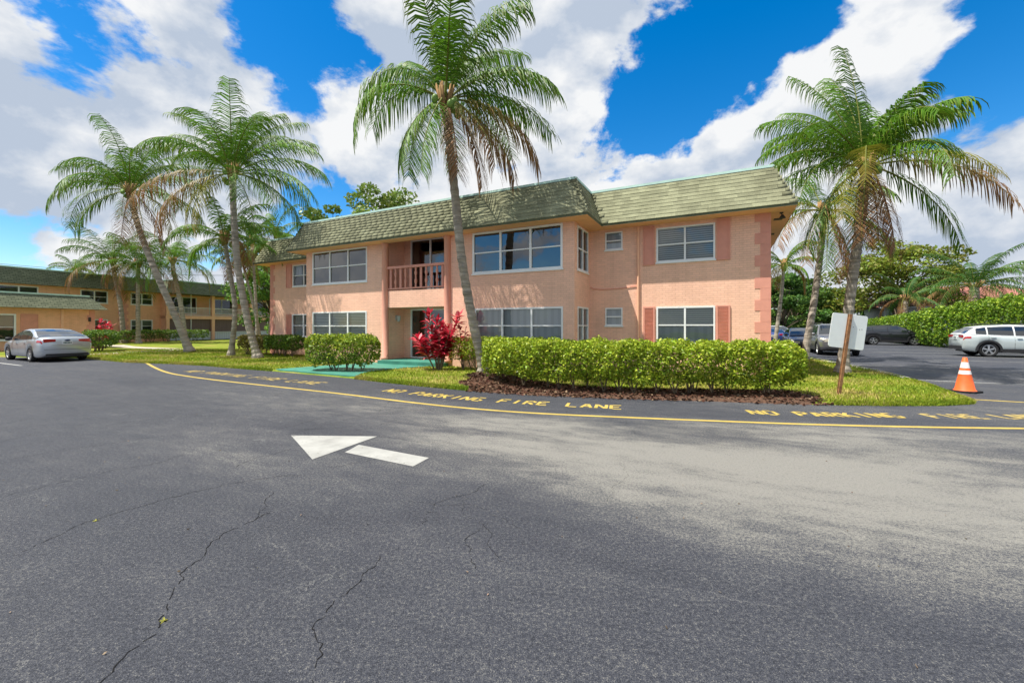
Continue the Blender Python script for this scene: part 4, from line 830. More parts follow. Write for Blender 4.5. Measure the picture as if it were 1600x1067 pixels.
palm('coconut_palm', [(-19.35, 25, .04), (-20.35, 25, 2.5), (-21.5, 25, 5.06), (-22.5, 25, 7.75), (-22.95, 25, 9.6)], .19, .14,
     [(80, 80, 4.6, 45), (40, 72, 4.8, 60), (150, 72, 4.6, 65), (-70, 74, 4.6, 60), (190, 55, 4.4, 80), (178, 35, 4.8, 85), (190, 8, 4.6, 95), (160, 62, 4.2, 90), (120, 74, 4.3, 70), (80, 72, 4.4, 75), (30, 66, 4.4, 75), (5, 40, 4.6, 80), (-20, 15, 4.4, 80), (-50, 60, 4.2, 80), (-90, 45, 4.2, 90), (-120, 15, 4.2, 90), (210, -25, 3.8, 60), (-10, -15, 4.2, 65, 'y'), (-30, -40, 4.2, 40, 'b'), (-60, -60, 3.6, 20, 'd'), (15, -50, 4.0, 30, 'd'), (60, 20, 4.4, 80), (140, 25, 4.4, 80)],
     'strongly leaning coconut palm at the far end of the lawn', PG, 4.0, 5, 5, 1.08, auto=3, npair=64)
palm('coconut_palm', [(-12.4, 20.3, .04), (-12.9, 20.3, 1.9), (-13.4, 20.3, 4.7), (-13.58, 20.3, 7.2), (-13.65, 20.3, 8.9)], .17, .13,
     [(85, 82, 4.6, 36), (30, 74, 4.8, 55), (140, 74, 4.7, 60), (-60, 74, 4.6, 60), (170, 62, 4.6, 70), (0, 50, 4.6, 75), (180, 52, 4.5, 75), (170, 75, 4.4, 60), (110, 82, 4.3, 40), (60, 76, 4.2, 60), (15, 62, 4.4, 70), (5, 35, 4.6, 70), (-5, 12, 4.7, 62), (-12, -12, 4.7, 55), (185, 10, 4.9, 62, 'b'), (200, -15, 4.4, 65, 'b'), (-40, 66, 4.2, 80), (-85, 62, 4.2, 85), (-120, 40, 4.2, 90), (150, 30, 4.4, 80), (-55, 5, 4.2, 80), (-100, -30, 3.8, 60, 'y'), (-30, -40, 4.2, 42), (40, 20, 4.2, 80), (90, 20, 4.2, 80)],
     'upright coconut palm nearest the road on the far lawn', PG, 4.0, 6, 6, 1.08, auto=3, npair=64)
palm('coconut_palm', [(-14.86, 22, .04), (-14.65, 22, 2.5), (-14.95, 22, 4.6), (-15.2, 22, 6.1)], .13, .10, [], 'slim palm between the upright and leaning palms', PG, 2.9, 2, 7, .75, auto=15)
palm('coconut_palm', [(-35.9, 38.5, .04), (-36.2, 38.5, 3.3), (-36.7, 38.5, 6.0), (-36.95, 38.5, 7.4)], .19, .14, [], 'palm in front of the courtyard block, beside the sedan wing', PG, 4.6, 3, 8, 1.1, auto=20)
palm('coconut_palm', [(-34.3, 38.2, .04), (-34.35, 38.2, 4), (-34.3, 38.2, 7.2)], .18, .14, [], 'straight palm with pale trunk before the courtyard block', PG, 3.8, 3, 9, 1.0, auto=16)
palm('coconut_palm', [(-30.6, 39, .04), (-31.0, 39, 3.3), (-31.7, 39, 6.6), (-31.8, 39, 7.6)], .2, .15, [], 'palm standing before the white balcony railings', PG, 4.6, 3, 10, 1.1, auto=19)
palm('coconut_palm', [(-60, 58, 0), (-60.5, 58, 6), (-61, 58, 9.4)], .2, .15, [], 'palm top rising behind the courtyard block roof', PG, 3.2, 0, 12, .7, auto=14)
palm('coconut_palm', [(17.0, 27, 0), (17.4, 27, 3), (17.65, 27, 5.4)], .12, .09, [], 'small slim palm near the parked cars', PG, 2.3, 0, 13, .5, auto=14)
AR = (.09, .20, .025)
for k, (x, y, hx, hz, lab) in enumerate(((-18.2, 29.8, -18.6, 7.6, 'slim smooth palm nearest the tallest of its clump'), (-17.7, 30.2, -16.8, 7.4, 'slim palm of the clump leaning towards the main building'), (-18.4, 30.6, -19.9, 6.6, 'slim palm of the clump leaning towards the courtyard'), (-17.4, 30.9, -17.6, 8.4, 'tallest slim smooth palm of the clump'))):
    palm('garden_palm', [(x, y, .03), ((x * 2 + hx) / 3, y, hz * .4), (hx, y, hz)], .11, .08, [], lab, 'slim palms in a clump', 2.7, 0, 20 + k, .55, auto=12, col=AR, npair=36, wid=.04)
palm('feather_palm', [(46.5, 42, 0), (46.6, 42, 3), (46.7, 42, 5.6)], .5, .34, [], 'broad feathery palm before the red roofed house', 'feathery palms by the house', 5.6, 0, 31, .85, auto=38, col=(.06, .15, .025), npair=50, wid=.05)
palm('feather_palm', [(40.4, 43, 0), (40.6, 43, 2), (40.7, 43, 4.4)], .25, .2, [], 'smaller drooping palm at the end of the red roofed house', 'feathery palms by the house', 3.6, 0, 32, .7, auto=16, col=(.05, .13, .025), npair=40, wid=.05)

# ------------------------------------------------------------------ broadleaf trees
def tree(base, hgt, spread, nleaf, col, label, seed, trunk=.25, low=.3, alt=None, size=.14, flat=.0, group=None, clumps=34, cat='tree'):
    r_ = np.random.default_rng(seed); e = empty('broadleaf_tree', (*base, 0), 0, label, cat, group); mb = MB()
    fork = hgt * (low + .06); mb.tube([(0, 0, -.05), (.05, 0, fork * .5), (.0, .05, fork)], [trunk, trunk * .8, trunk * .65], 9); cs = []
    for k in range(clumps):
        a = r_.uniform(0, 6.28); q = r_.uniform(.15, 1) ** .6; zz = r_.uniform(0, 1); zr = low + (1 - low) * zz; rad = spread * math.sqrt(max(.05, 1 - (zz * 1.5 - .55) ** 2 * .85)) * q
        p = np.array((math.cos(a) * rad, math.sin(a) * rad, hgt * zr * (1 - .12 * q * q))); cs.append((p, spread * r_.uniform(.16, .30)))
        m_ = Vector((p[0] * .4, p[1] * .4, fork + (p[2] - fork) * .55)); mb.tube([(0, 0, fork * .93), m_, tuple(p)], [trunk * .3, trunk * .17, .02], 5)
    mb.build('trunk', 'tree_bark', e, True); per = nleaf // clumps; Ps, Cs = [], []
    for p, rr in cs:
        d = r_.normal(size=(per, 3)); d /= np.linalg.norm(d, axis=1)[:, None]; rad = rr * r_.uniform(.35, 1.08, per)[:, None] ** .6; q = p + d * rad * np.array((1.15, 1.15, .62 - .2 * flat)); Ps.append(q); b = r_.uniform(1.0, 1.75); Cs.append(leafcols(per, np.array(col) * b, .3, alt, .25))
    V, F, c = leaves(np.concatenate(Ps), size, np.concatenate(Cs), .3, .6); raw('crown', V, F, c, 'leaf', e); return e
TG = 'trees behind the car park'
tree((47, 51), 12.2, 7.2, 15000, (.13, .17, .02), 'wide spreading tree with open olive crown beyond the car park', 1, .4, .28, (.20, .19, .03), .19, .6, TG, 44)
tree((30.5, 47), 7.2, 3.8, 9000, (.05, .12, .02), 'dense green tree seen past the building corner', 2, .25, .1, (.12, .22, .03), .17, 0, TG)
tree((36.5, 54), 8.6, 4.2, 9000, (.06, .12, .02), 'rounded tree behind the shaggy palm trunk', 3, .25, .12, (.14, .2, .03), .18, 0, TG)
tree((42, 56), 6.8, 4.0, 8000, (.07, .12, .02), 'low bushy tree behind the white signboard', 4, .25, .1, (.2, .17, .04), .18, 0, TG)
tree((27, 52), 8.0, 3.6, 8000, (.045, .11, .018), 'dark tree closest to the building corner in the distance', 5, .25, .1, (.1, .2, .03), .18, 0, TG)
tree((52.5, 60), 6.5, 4.2, 7000, (.06, .11, .02), 'low tree between the spreading tree and the house', 6, .25, .1, None, .2, 0, TG)
tree((44, 64), 7.5, 5, 7000, (.05, .11, .02), 'far leafy tree behind the black vehicle', 7, .25, .08, None, .22, 0, TG)
TB = 'trees rising behind the roofs'
tree((-11.3, 36), 14.3, 4.3, 9000, (.11, .17, .03), 'leafy tree top rising above the main roof', 11, .3, .35, (.22, .26, .05), .15, 0, TB)
tree((-16.2, 38), 13.4, 3.6, 7000, (.10, .16, .03), 'smaller tree top near the far end of the main roof', 12, .3, .35, (.2, .24, .05), .15, 0, TB)
tree((-27, 47), 11.5, 4.5, 8000, (.08, .17, .025), 'bright green tree behind the slim palm clump', 13, .3, .2, (.2, .3, .04), .17, 0, TB)
tree((-36, 64), 12.0, 5, 7000, (.07, .15, .02), 'tree standing behind the courtyard block', 14, .3, .2, (.2, .3, .04), .2, 0, TB)
tree((-21.5, 44), 9.5, 3.6, 6000, (.08, .16, .022), 'tree filling the gap between the two buildings', 15, .3, .15, (.18, .28, .04), .17, 0, TB)

# ------------------------------------------------------------------ house behind the boundary hedge
HS = empty('red_roof_house', (50.5, 50, 0), math.atan2(-U2.y, -U2.x), 'low house with red roof behind the boundary hedge', 'house')
mb = MB(); hf = front(0); HH = [(-3.2, -2.0, 2.2, 3.6), (-.6, .8, 2.2, 3.6), (3.5, 5.2, 2.2, 3.6), (7.0, 8.6, 2.2, 3.6)]; wall(mb, hf, -4.5, 11, 0, 4.0, HH); wall(mb, lambda a, b, d: (-4.5 + d, -a, b), -8, 0, 0, 4.0); wall(mb, lambda a, b, d: (11 - d, a, b), 0, 8, 0, 4.0); mb.build('wall', 'house_white', HS)
for h in HH: window(HS, hf, *h, 2, 1, 'room_gloom', fw=.1)
mb = MB(); q = [(-5.2, -.7), (11.7, -.7), (11.7, 8.7), (-5.2, 8.7)]; t = [(-1.2, 4), (7.7, 4)]
mb.quad((*q[0], 4), (*q[1], 4), (*t[1], 6.6), (*t[0], 6.6)); mb.quad((*q[2], 4), (*q[3], 4), (*t[0], 6.6), (*t[1], 6.6)); mb.poly([(*q[1], 4), (*q[2], 4), (*t[1], 6.6)]); mb.poly([(*q[3], 4), (*q[0], 4), (*t[0], 6.6)]); mb.build('roof', 'house_roof', HS)
mb = MB(); mb.box(-5.2, 11.7, -.72, -.66, 3.82, 4.0); mb.build('fascia', 'house_white', HS)

# ------------------------------------------------------------------ vehicles
def lerp_prof(prof, x):
    for (x0, z0), (x1, z1) in zip(prof, prof[1:]):
        if x <= x1:
            f = (x - x0) / (x1 - x0) if x1 > x0 else 0; f = min(max(f, 0), 1); return z0 + (z1 - z0) * f
    return prof[-1][1]
WHEELS = {}
def wheel_meshes(Rw, style):
    if (Rw, style) in WHEELS: return WHEELS[(Rw, style)]
    mb = MB(); ri = Rw * .68; mb.lathe([(ri, -.10), (Rw * .93, -.11), (Rw, -.085), (Rw, .085), (Rw * .93, .11), (ri, .10), (ri, -.10)], 28, axis='y'); ty = mb.mesh('tyre', 'tyre', True)
    mb = MB(); mb.lathe([(ri * 1.01, .098), (ri * .93, .10), (ri * .9, .06), (ri * .9, -.09), (ri, -.1)], 28, axis='y')
    for k in range(5):
        a = 2 * math.pi * k / 5 + .3
        for da in ((-.10, .10) if style == 'twin' else (0,)):
            ca, sa = math.cos(a + da * 1.2), math.sin(a + da * 1.2); w = ri * (.085 if style == 'twin' else .15); px_, pz_ = -sa * w, ca * w; r0_, r1_ = ri * .1, ri * .93
            mb.add([(ca * r0_ + px_, .09, sa * r0_ + pz_), (ca * r0_ - px_, .09, sa * r0_ - pz_), (ca * r1_ - px_ * .8, .085, sa * r1_ - pz_ * .8), (ca * r1_ + px_ * .8, .085, sa * r1_ + pz_ * .8), (ca * r0_ + px_, .05, sa * r0_ + pz_), (ca * r0_ - px_, .05, sa * r0_ - pz_), (ca * r1_ - px_ * .8, .05, sa * r1_ - pz_ * .8), (ca * r1_ + px_ * .8, .05, sa * r1_ + pz_ * .8)], ((0, 1, 2, 3), (0, 3, 7, 4), (1, 5, 6, 2)))
    mb.lathe([(0, .1), (ri * .16, .098), (ri * .2, .07)], 12, axis='y'); rim = mb.mesh('rim', 'rim', False)
    mb = MB(); mb.lathe([(0, .03), (ri * .9, .03)], 20, axis='y'); disc = mb.mesh('brake_disc', 'rim_dark'); WHEELS[(Rw, style)] = (ty, rim, disc); return WHEELS[(Rw, style)]
def car(name, loc, heading, sp, label, group='cars parked around the building'):
    """x forward, y to the car's left, z up; origin between the axles"""
    e = empty(name, (*loc, 0), heading, label, sp.get('cat', 'car'), group); L_, W_, Rw = sp['L'], sp['W'], sp['R']; wb = sp['wb']; xf = sp['xf']; x0, x1 = xf - L_, xf; wxs = (wb / 2, -wb / 2); gc = sp['gc']
    def hw(x):
        f = (x - x0) / L_; s = 1 - .16 * max(0, (f - .86) / .14) ** 2 - .12 * max(0, (.12 - f) / .12) ** 2; return W_ / 2 * s
    def zb(x):
        z = gc + .12 * max(0, (x - x1 + .5) / .5) ** 1.5 + .10 * max(0, (x0 + .5 - x) / .5) ** 1.5; ra = Rw * 1.14
        for w in wxs:
            if abs(x - w) < ra: z = max(z, Rw + math.sqrt(ra * ra - (x - w) ** 2) * .98)
        return z
    zt = lambda x: lerp_prof(sp['top'], x)
    xs = sorted(set([x0, x0 + .03, x0 + .08] + [x0 + .15 + k * (L_ - .3) / 60 for k in range(61)] + [x1 - .08, x1 - .03, x1]))
    def ring(x):
        h, b, t = hw(x), zb(x), zt(x); en = 0
        if x - x0 < .1: en = (1 - (x - x0) / .1)
        if x1 - x < .1: en = (1 - (x1 - x) / .1)
        h *= 1 - .05 * en ** 2; t -= .05 * en ** 2; b = min(b + .05 * en ** 2, t - .1)
        return [(0, b), (h * .90, b), (h * .965, b + (t - b) * .08), (h * .985, b + (t - b) * .35), (h, b + (t - b) * .60), (h * .985, b + (t - b) * .80), (h * .95, b + (t - b) * .93), (h * .86, t), (h * .5, t + .025), (0, t + .035)]
    mb = MB(); o = 0; rings = [ring(x) for x in xs]; k_ = len(rings[0])
    for sg in (1, -1):
        o = len(mb.v)
        for x, r_ in zip(xs, rings): mb.v += [(x, sg * y, z) for y, z in r_]
        for i in range(len(xs) - 1):
            for j in range(k_ - 1):
                a = o + i * k_ + j; f = (a, a + k_, a + k_ + 1, a + 1); mb.f.append(f if sg < 0 else f[::-1])
        for i, flip in ((0, sg > 0), (len(xs) - 1, sg < 0)):
            f = tuple(o + i * k_ + j for j in range(k_)); mb.f.append(f if not flip else f[::-1])
    body = mb.build('body', sp['paint'], e, True)
    # greenhouse
    rp = sp['roof']; gx0, gx1 = rp[0][0], rp[-1][0]; zr = lambda x: lerp_prof(rp, x)
    zroof = max(z for _, z in rp)
    belt = lambda x: zt(x) - .005
    def yside(x, z):
        b = belt(x); f = (z - b) / max(.05, zroof - b); return hw(x) * .93 - (.05 + .17 * f) * max(0, f) ** .9
    gs = [gx0 + (gx1 - gx0) * k / 48 for k in range(49)]; mb = MB(); k_ = 6
    for sg in (1, -1):
        o = len(mb.v)
        for x in gs:
            z = max(zr(x), belt(x) + .004); b = belt(x) - .03; yb, yt = yside(x, b), yside(x, z); mb.v += [(x, sg * p[0], p[1]) for p in ((yb, b), (yside(x, b + (z - b) * .5), b + (z - b) * .5), (yside(x, b + (z - b) * .9), b + (z - b) * .9), (yt - .05, z), (yt * .5, z + .02), (0, z + .028))]
        for i in range(48):
            for j in range(k_ - 1):
                a = o + i * k_ + j; f = (a, a + k_, a + k_ + 1, a + 1); mb.f.append(f if sg < 0 else f[::-1])
    mb.build('cabin', sp.get('roofpaint', sp['paint']), e, True)
    # side windows follow the cabin surface
    for sg in (1, -1):
        for (wa, wb_) in sp['side']:
            mb = MB(); n_ = 10; row = []
            for k in range(n_ + 1):
                x = wa + (wb_ - wa) * k / n_; lo = belt(x) + .03; hi = max(lo + .004, min(zr(x) - .055, zroof - .075)); row.append([(x, sg * (yside(x, lo + (hi - lo) * q) + .008), lo + (hi - lo) * q) for q in (0, .5, 1)])
            for k in range(n_):
                for q in range(2): mb.quad(row[k][q], row[k + 1][q], row[k + 1][q + 1], row[k][q + 1])
            mb.build('side_window', 'car_glass', e, True)
    for nm, (wa, wb_) in (('windshield', sp['ws']), ('rear_window', sp['rw'])):
        mb = MB(); n_ = 8; row = []
        for k in range(n_ + 1):
            x = wa + (wb_ - wa) * k / n_; z = zr(x); yt = yside(x, z) - .075; row.append([(x, yt * q, z + .028 - .008 * q * q * 3 + .010) for q in (-1, -.5, 0, .5, 1)])
        for k in range(n_):
            for q in range(4): mb.quad(row[k][q], row[k][q + 1], row[k + 1][q + 1], row[k + 1][q])
        mb.build(nm, 'car_glass', e, True)
    # wheels
    ty, rim, disc = wheel_meshes(Rw, sp.get('wheel', 'twin'))
    for x in wxs:
        for sg in (1, -1):
            w = bpy.data.objects.new('wheel', ty); C.objects.link(w); w.parent = e; w.location = (x, sg * (W_ / 2 - .115), Rw); w.rotation_euler = (0, 0, 0 if sg > 0 else math.pi)
            for nm, me in (('rim', rim), ('brake_disc', disc)):
                q = bpy.data.objects.new(nm, me); C.objects.link(q); q.parent = w
    mb = MB(); mb.box(x0 + .25, x1 - .3, -W_ * .36, W_ * .36, gc - .02, gc + .25)
    mb.build('underbody', 'black_plastic', e)
    if sp.get('clad'):
        for x in wxs:
            for sg in (1, -1):
                mb = MB(); ra, rb = Rw * 1.10, Rw * 1.34; n_ = 16; pr = None
                for k in range(n_ + 1):
                    a = math.pi * (-.04 + 1.08 * k / n_); p = [(x + math.cos(a) * r, sg * (W_ / 2 + .022), Rw + math.sin(a) * r) for r in (ra, rb)]
                    if pr: mb.quad(pr[0], p[0], p[1], pr[1]); mb.quad(pr[0], p[0], (p[0][0], sg * (hw(x) - .1), p[0][2]), (pr[0][0], sg * (hw(x) - .1), pr[0][2])); mb.quad(pr[1], p[1], (p[1][0], sg * (hw(x) - .05), p[1][2]), (pr[1][0], sg * (hw(x) - .05), pr[1][2]))
                    pr = p
                mb.build('wheel_arch', 'black_plastic', e)
        for sg in (1, -1):
            mb = MB(); mb.box(-wb / 2 + Rw * 1.25, wb / 2 - Rw * 1.25, sg * (W_ / 2 - .06), sg * (W_ / 2 + .008), gc, gc + .17); mb.build('sill_cladding', 'black_plastic', e)
        for sg in (1, -1):
            mb = MB(); ry = yside(0, zroof) - .08; mb.tube([(rp[0][0] + .5, sg * ry, zroof + .01), (rp[0][0] + .62, sg * ry, zroof + .06), (.5, sg * ry, zroof + .07), (.75, sg * ry, zroof + .02)], .018, 6); mb.build('roof_rail', 'black_plastic', e, True)
    # patches that follow the body skin: lamps, bumpers, seams
    def skin(x, f, sg, off=.007):
        r_ = ring(x); n_ = len(r_) - 1; t = f * n_; i = min(int(t), n_ - 1); y, z = r_[i][0] + (r_[i + 1][0] - r_[i][0]) * (t - i), r_[i][1] + (r_[i + 1][1] - r_[i][1]) * (t - i); return (x, sg * (y + off), z)
    def patch(nm, m, xa, xb, fa, fb, sg, off=.007):
        mb = MB(); n_ = 5; G_ = [[skin(xa + (xb - xa) * i / n_, fa + (fb - fa) * j / n_, sg, off) for j in range(n_ + 1)] for i in range(n_ + 1)]
        for i in range(n_):
            for j in range(n_): mb.quad(G_[i][j], G_[i + 1][j], G_[i + 1][j + 1], G_[i][j + 1])
        return mb.build(nm, m, e, True)
    re, fe = x0, x1
    for sg in (1, -1):
        z_t = zt(x0 + .1); tz_ = sp.get('tail', (z_t - .24, z_t - .08, .52))
        patch('tail_light', 'red_lens', x0 + .02, x0 + .30, .53, .62, sg); mb = MB(); h_ = hw(x0) * .93; mb.add([(x0 - .012, sg * h_, tz_[0]), (x0 - .016, sg * h_ * tz_[2], tz_[0] + .04), (x0 - .016, sg * h_ * tz_[2], tz_[1] - .02), (x0 - .012, sg * h_, tz_[1]), (x0 + .06, sg * h_, tz_[0]), (x0 + .06, sg * h_ * tz_[2], tz_[0] + .04), (x0 + .06, sg * h_ * tz_[2], tz_[1] - .02), (x0 + .06, sg * h_, tz_[1])], ((0, 1, 2, 3), (0, 4, 5, 1), (2, 6, 7, 3), (1, 5, 6, 2), (0, 3, 7, 4))); mb.build('tail_light', 'red_lens', e)
        z_f = zt(x1 - .15) - .02; patch('headlight', 'clear_lens', x1 - .32, x1 - .03, .58, .72, sg); mb = MB(); h_ = hw(x1) * .93; mb.add([(x1 + .012, sg * h_, z_f - .22), (x1 + .016, sg * h_ * .58, z_f - .20), (x1 + .016, sg * h_ * .58, z_f - .06), (x1 + .012, sg * h_, z_f - .05), (x1 - .06, sg * h_, z_f - .22), (x1 - .06, sg * h_ * .58, z_f - .2), (x1 - .06, sg * h_ * .58, z_f - .06), (x1 - .06, sg * h_, z_f - .05)], ((0, 1, 2, 3), (0, 4, 5, 1), (2, 6, 7, 3), (1, 5, 6, 2), (0, 3, 7, 4))); mb.build('headlight', 'clear_lens', e)
        for xd in sp['doors']:
            patch('door_seam', 'black_plastic', xd - .006, xd + .006, .25, .68, sg, .003)
        for xd in sp['doors'][:2]:
            mb = MB(); y = hw(xd) * .985; z = zt(xd) - .14; mb.box(xd + .08, xd + .26, sg * (y + .0), sg * (y + .035), z - .015, z + .015); mb.build('door_handle', sp['paint'], e)
        mb = MB(); mx = sp['ws'][0] - .35 if sp['ws'][0] > sp['ws'][1] else sp['ws'][1] - .35; y = yside(mx, belt(mx)); z = belt(mx) + .08; mb.lathe([(0, -.11), (.05, -.10), (.085, 0), (.07, .1), (0, .11)], 8, (mx, sg * (y + .14), z), axis='y'); mb.build('mirror', sp.get('mirror', sp['paint']), e, True)
    mb = MB(); mb.box(x1 - .05, x1 + .022, -hw(x1) * .5, hw(x1) * .5, gc + .30, zt(x1 - .1) - .12); mb.build('grille', 'black_plastic', e)
    mb = MB(); mb.box(x1 - .05, x1 + .026, -hw(x1) * .8, hw(x1) * .8, gc + .1, gc + .2); mb.build('front_bumper', 'black_plastic', e)
    mb = MB(); mb.box(x0 - .022, x0 + .06, -hw(x0) * .84, hw(x0) * .84, gc + .10, gc + (.30 if sp.get('clad') else .17)); rbm = mb.build('rear_bumper', 'black_plastic', e)
    pz = sp.get('plate', zt(x0 + .1) - .25); mb = MB(); mb.box(x0 - .02, x0 + .03, -.16, .16, pz - .08, pz + .08); pl = mb.build('licence_plate', 'plate_white', e)
    mb = MB()
    for k in range(6): y = -.115 + k * .046; mb.box(x0 - .024, x0 - .019, y - .014, y + .014, pz - .04, pz + .04)
    mb.build('plate_characters', 'plate_ink', pl)
    mb = MB(); zz = zt(x0 + .1) - .30; mb.box(x0 - .004, x0 + .03, -hw(x0) * .62, hw(x0) * .62, zz - .008, zz); mb.box(x0 - .004, x0 + .03, -hw(x0) * .9, hw(x0) * .9, gc + .36, gc + .372); mb.build('boot_seam', 'black_plastic', e)
    if sp.get('emblem'):
        mb = MB(); zz = zt(x0 + .1) - .10; mb.lathe([(0, -.03), (.09, -.028), (.1, -.02)], 20, (0, 0, 0), 'y'); me = mb.mesh('emblem', 'emblem_blue', True); q = bpy.data.objects.new('emblem', me); C.objects.link(q); q.parent = e; q.location = (x0 + .005, 0, zz); q.rotation_euler = (0, 0, R(-90)); q.scale = (1, 1, .45)
    return e
SEDAN = dict(L=4.87, W=1.85, R=.335, wb=2.85, xf=2.38, gc=.2, paint='paint_silver', cat='car', emblem=True, wheel='twin', mirror='black_plastic',
             top=[(-2.5, .92), (-2.44, 1.06), (-2.1, 1.10), (-1.5, 1.02), (0, .97), (.9, .94), (1.4, .90), (1.9, .82), (2.25, .70), (2.38, .58)],
             roof=[(-2.1, 1.09), (-1.7, 1.20), (-1.2, 1.36), (-.7, 1.455), (-.2, 1.48), (.2, 1.45), (.7, 1.27), (1.3, .95)], side=[(-1.5, -.98), (-.93, -.02), (.04, .98)], ws=(1.22, .28), rw=(-1.98, -.85), doors=[-.98, .0, 1.0], plate=.86, tail=(.88, 1.04, .50))
SUV = dict(L=4.6, W=1.86, R=.375, wb=2.69, xf=2.3, gc=.26, paint='paint_white', cat='car', clad=True, wheel='twin',
           top=[(-2.3, 1.0), (-2.22, 1.16), (-1.9, 1.19), (-1, 1.14), (0, 1.10), (1.0, 1.08), (1.5, 1.06), (2.05, .98), (2.25, .86), (2.3, .76)],
           roof=[(-2.26, 1.15), (-2.02, 1.38), (-1.78, 1.55), (-1.4, 1.62), (-.4, 1.67), (.3, 1.64), (.75, 1.48), (1.42, 1.08)], side=[(-1.82, -1.42), (-1.36, -.42), (-.36, .98)], ws=(1.32, .42), rw=(-2.20, -1.82), doors=[-1.35, -.4, .98], plate=1.0, tail=(1.0, 1.14, .5))
def spec(base, **k): d = dict(base); d.update(k); return d
AU = math.atan2(U2.y, U2.x); AV = math.atan2(V2.y, V2.x)
car('parked_sedan', (-22.55, 20.15), AU, SEDAN, 'silver sedan parked tail-out beside the bush')
car('parked_crossover', (26.55, 21.95), AU + math.pi, spec(SUV, paint='paint_sage', roofpaint='paint_white'), 'pale silver crossover behind the traffic cone')
car('parked_crossover', (32.9, 36.2), AU + math.pi, spec(SUV, paint='paint_black', roofpaint='paint_black', W=1.85), 'glossy black crossover in front of the boundary hedge')
BOXY = spec(SUV, L=4.45, R=.36, wb=2.62, xf=2.15, paint='paint_grey', roof=[(-2.28, 1.10), (-2.18, 1.45), (-2.05, 1.66), (-1.4, 1.74), (-.2, 1.74), (.35, 1.70), (.62, 1.5), (1.1, 1.07)], ws=(1.02, .42), side=[(-1.98, -1.4), (-1.32, -.42), (-.36, .75)], wheel='twin', rw=(-2.26, -2.08), clad=True)
car('parked_crossover', (18.75, 24.4), AV + math.pi, BOXY, 'boxy dark grey vehicle facing out behind the white signboard')
car('parked_sedan', (20.3, 29.2), AV + math.pi, spec(SEDAN, paint='paint_navy', emblem=False), 'dark sedan behind the shaggy palm trunk')
car('parked_crossover', (25.0, 39.5), AV + math.pi * 1.06, spec(SUV, paint='paint_white', clad=False), 'white car farthest along the building side')
car('parked_sedan', (21.75, 35.0), AV, spec(SEDAN, paint='paint_blue', emblem=False), 'blue sedan tail seen at the building corner')
car('parked_sedan', (30.3, 44.0), AU + math.pi, spec(SEDAN, paint='paint_navy', emblem=False), 'dark car far off near the low sunlit hedge')

# ------------------------------------------------------------------ small things
SG = empty('signboard', (7.47, 9.5, LZ), R(-4), 'white signboard seen from behind on a leaning rusty post', 'sign')
SG.rotation_euler = (R(1), R(7.2), R(-4))
mb = MB()
for (x0, x1, y0, y1) in ((-.03, .03, -.022, -.014), (-.03, -.022, -.014, .018), (.022, .03, -.014, .018), (-.05, -.03, .012, .018), (.03, .05, .012, .018)): mb.box(x0, x1, y0, y1, -.1, 1.84)
mb.build('post', 'rusty_post', SG)
bm = bmesh.new(); w, h_, r_ = .385, .39, .05; pts = []
for cx, cz, a0 in ((w - r_, h_ - r_, 0), (-w + r_, h_ - r_, 90), (-w + r_, -h_ + r_, 180), (w - r_, -h_ + r_, 270)):
    for k in range(5): a = R(a0 + k * 22.5); pts.append((cx + math.cos(a) * r_, cz + math.sin(a) * r_))
f = bm.faces.new([bm.verts.new((x, 0, z)) for x, z in pts]); g = bmesh.ops.extrude_face_region(bm, geom=[f]); bmesh.ops.translate(bm, verts=[q for q in g['geom'] if isinstance(q, bmesh.types.BMVert)], vec=(0, .012, 0)); bmesh.ops.recalc_face_normals(bm, faces=bm.faces)
me = bpy.data.meshes.new('board'); bm.to_mesh(me); bm.free(); me.materials.append(M['sign_back']); o = bpy.data.objects.new('board', me); C.objects.link(o); o.parent = SG; o.location = (.01, .022, 1.45)
mb = MB()
for z in (1.2, 1.7): mb.lathe([(0, -.03), (.012, -.028), (.014, -.02)], 8, (0, 0, z), 'y')
for x, z in ((.11, 1.56), (.25, 1.52), (.30, 1.53)): mb.lathe([(0, .018), (.008, .0185), (.009, .022)], 6, (x, 0, z), 'y')
mb.build('bolts', 'dark_metal', SG)
CN = empty('traffic_cone', (11.05, 10.15, 0), R(20), 'orange traffic cone with two white bands beside the lawn tip', 'traffic cone')
bm = bmesh.new(); bmesh.ops.create_cube(bm, size=1); bmesh.ops.scale(bm, vec=(.50, .50, .045), verts=bm.verts); bmesh.ops.translate(bm, vec=(0, 0, .0225), verts=bm.verts); bmesh.ops.bevel(bm, geom=[x for x in bm.edges if abs(x.verts[0].co.z - x.verts[1].co.z) > .02], offset=.07, segments=3, affect='EDGES')
me = bpy.data.meshes.new('base'); bm.to_mesh(me); bm.free(); me.materials.append(M['rubber']); o = bpy.data.objects.new('base', me); C.objects.link(o); o.parent = CN
def crad(z): return .185 - .145 * (z - .04) / .80
mb = MB(); mb.lathe([(.21, .04), (.20, .055), (crad(.06), .07), (crad(.45), .45), (crad(.84), .84), (crad(.84) * .6, .845), (.0, .84)], 24); mb.build('cone_body', 'cone_orange', CN, True)
for a, b in ((.44, .53), (.59, .73)):
    mb = MB(); mb.lathe([(crad(a) + .003, a), (crad(b) + .003, b)], 24); mb.build('band', 'cone_white', CN, True)
PW = 'overhead wires behind the courtyard block'
for k, (za, zb_) in enumerate(((11.4, 11.0), (9.4, 9.0))):
    mb = MB(); P = [Vector((-90, 60 + k, za + .8)).lerp(Vector((-20, 75 + k, zb_ + .8)), t / 24) - Vector((0, 0, 2.0 * math.sin(math.pi * t / 24))) for t in range(25)]; mb.tube(P, .03, 5)
    mb.build('overhead_wire', 'dark_metal', label=('upper' if k == 0 else 'lower') + ' dark overhead wire crossing the sky above the rear roof', cat='wire', group=PW)
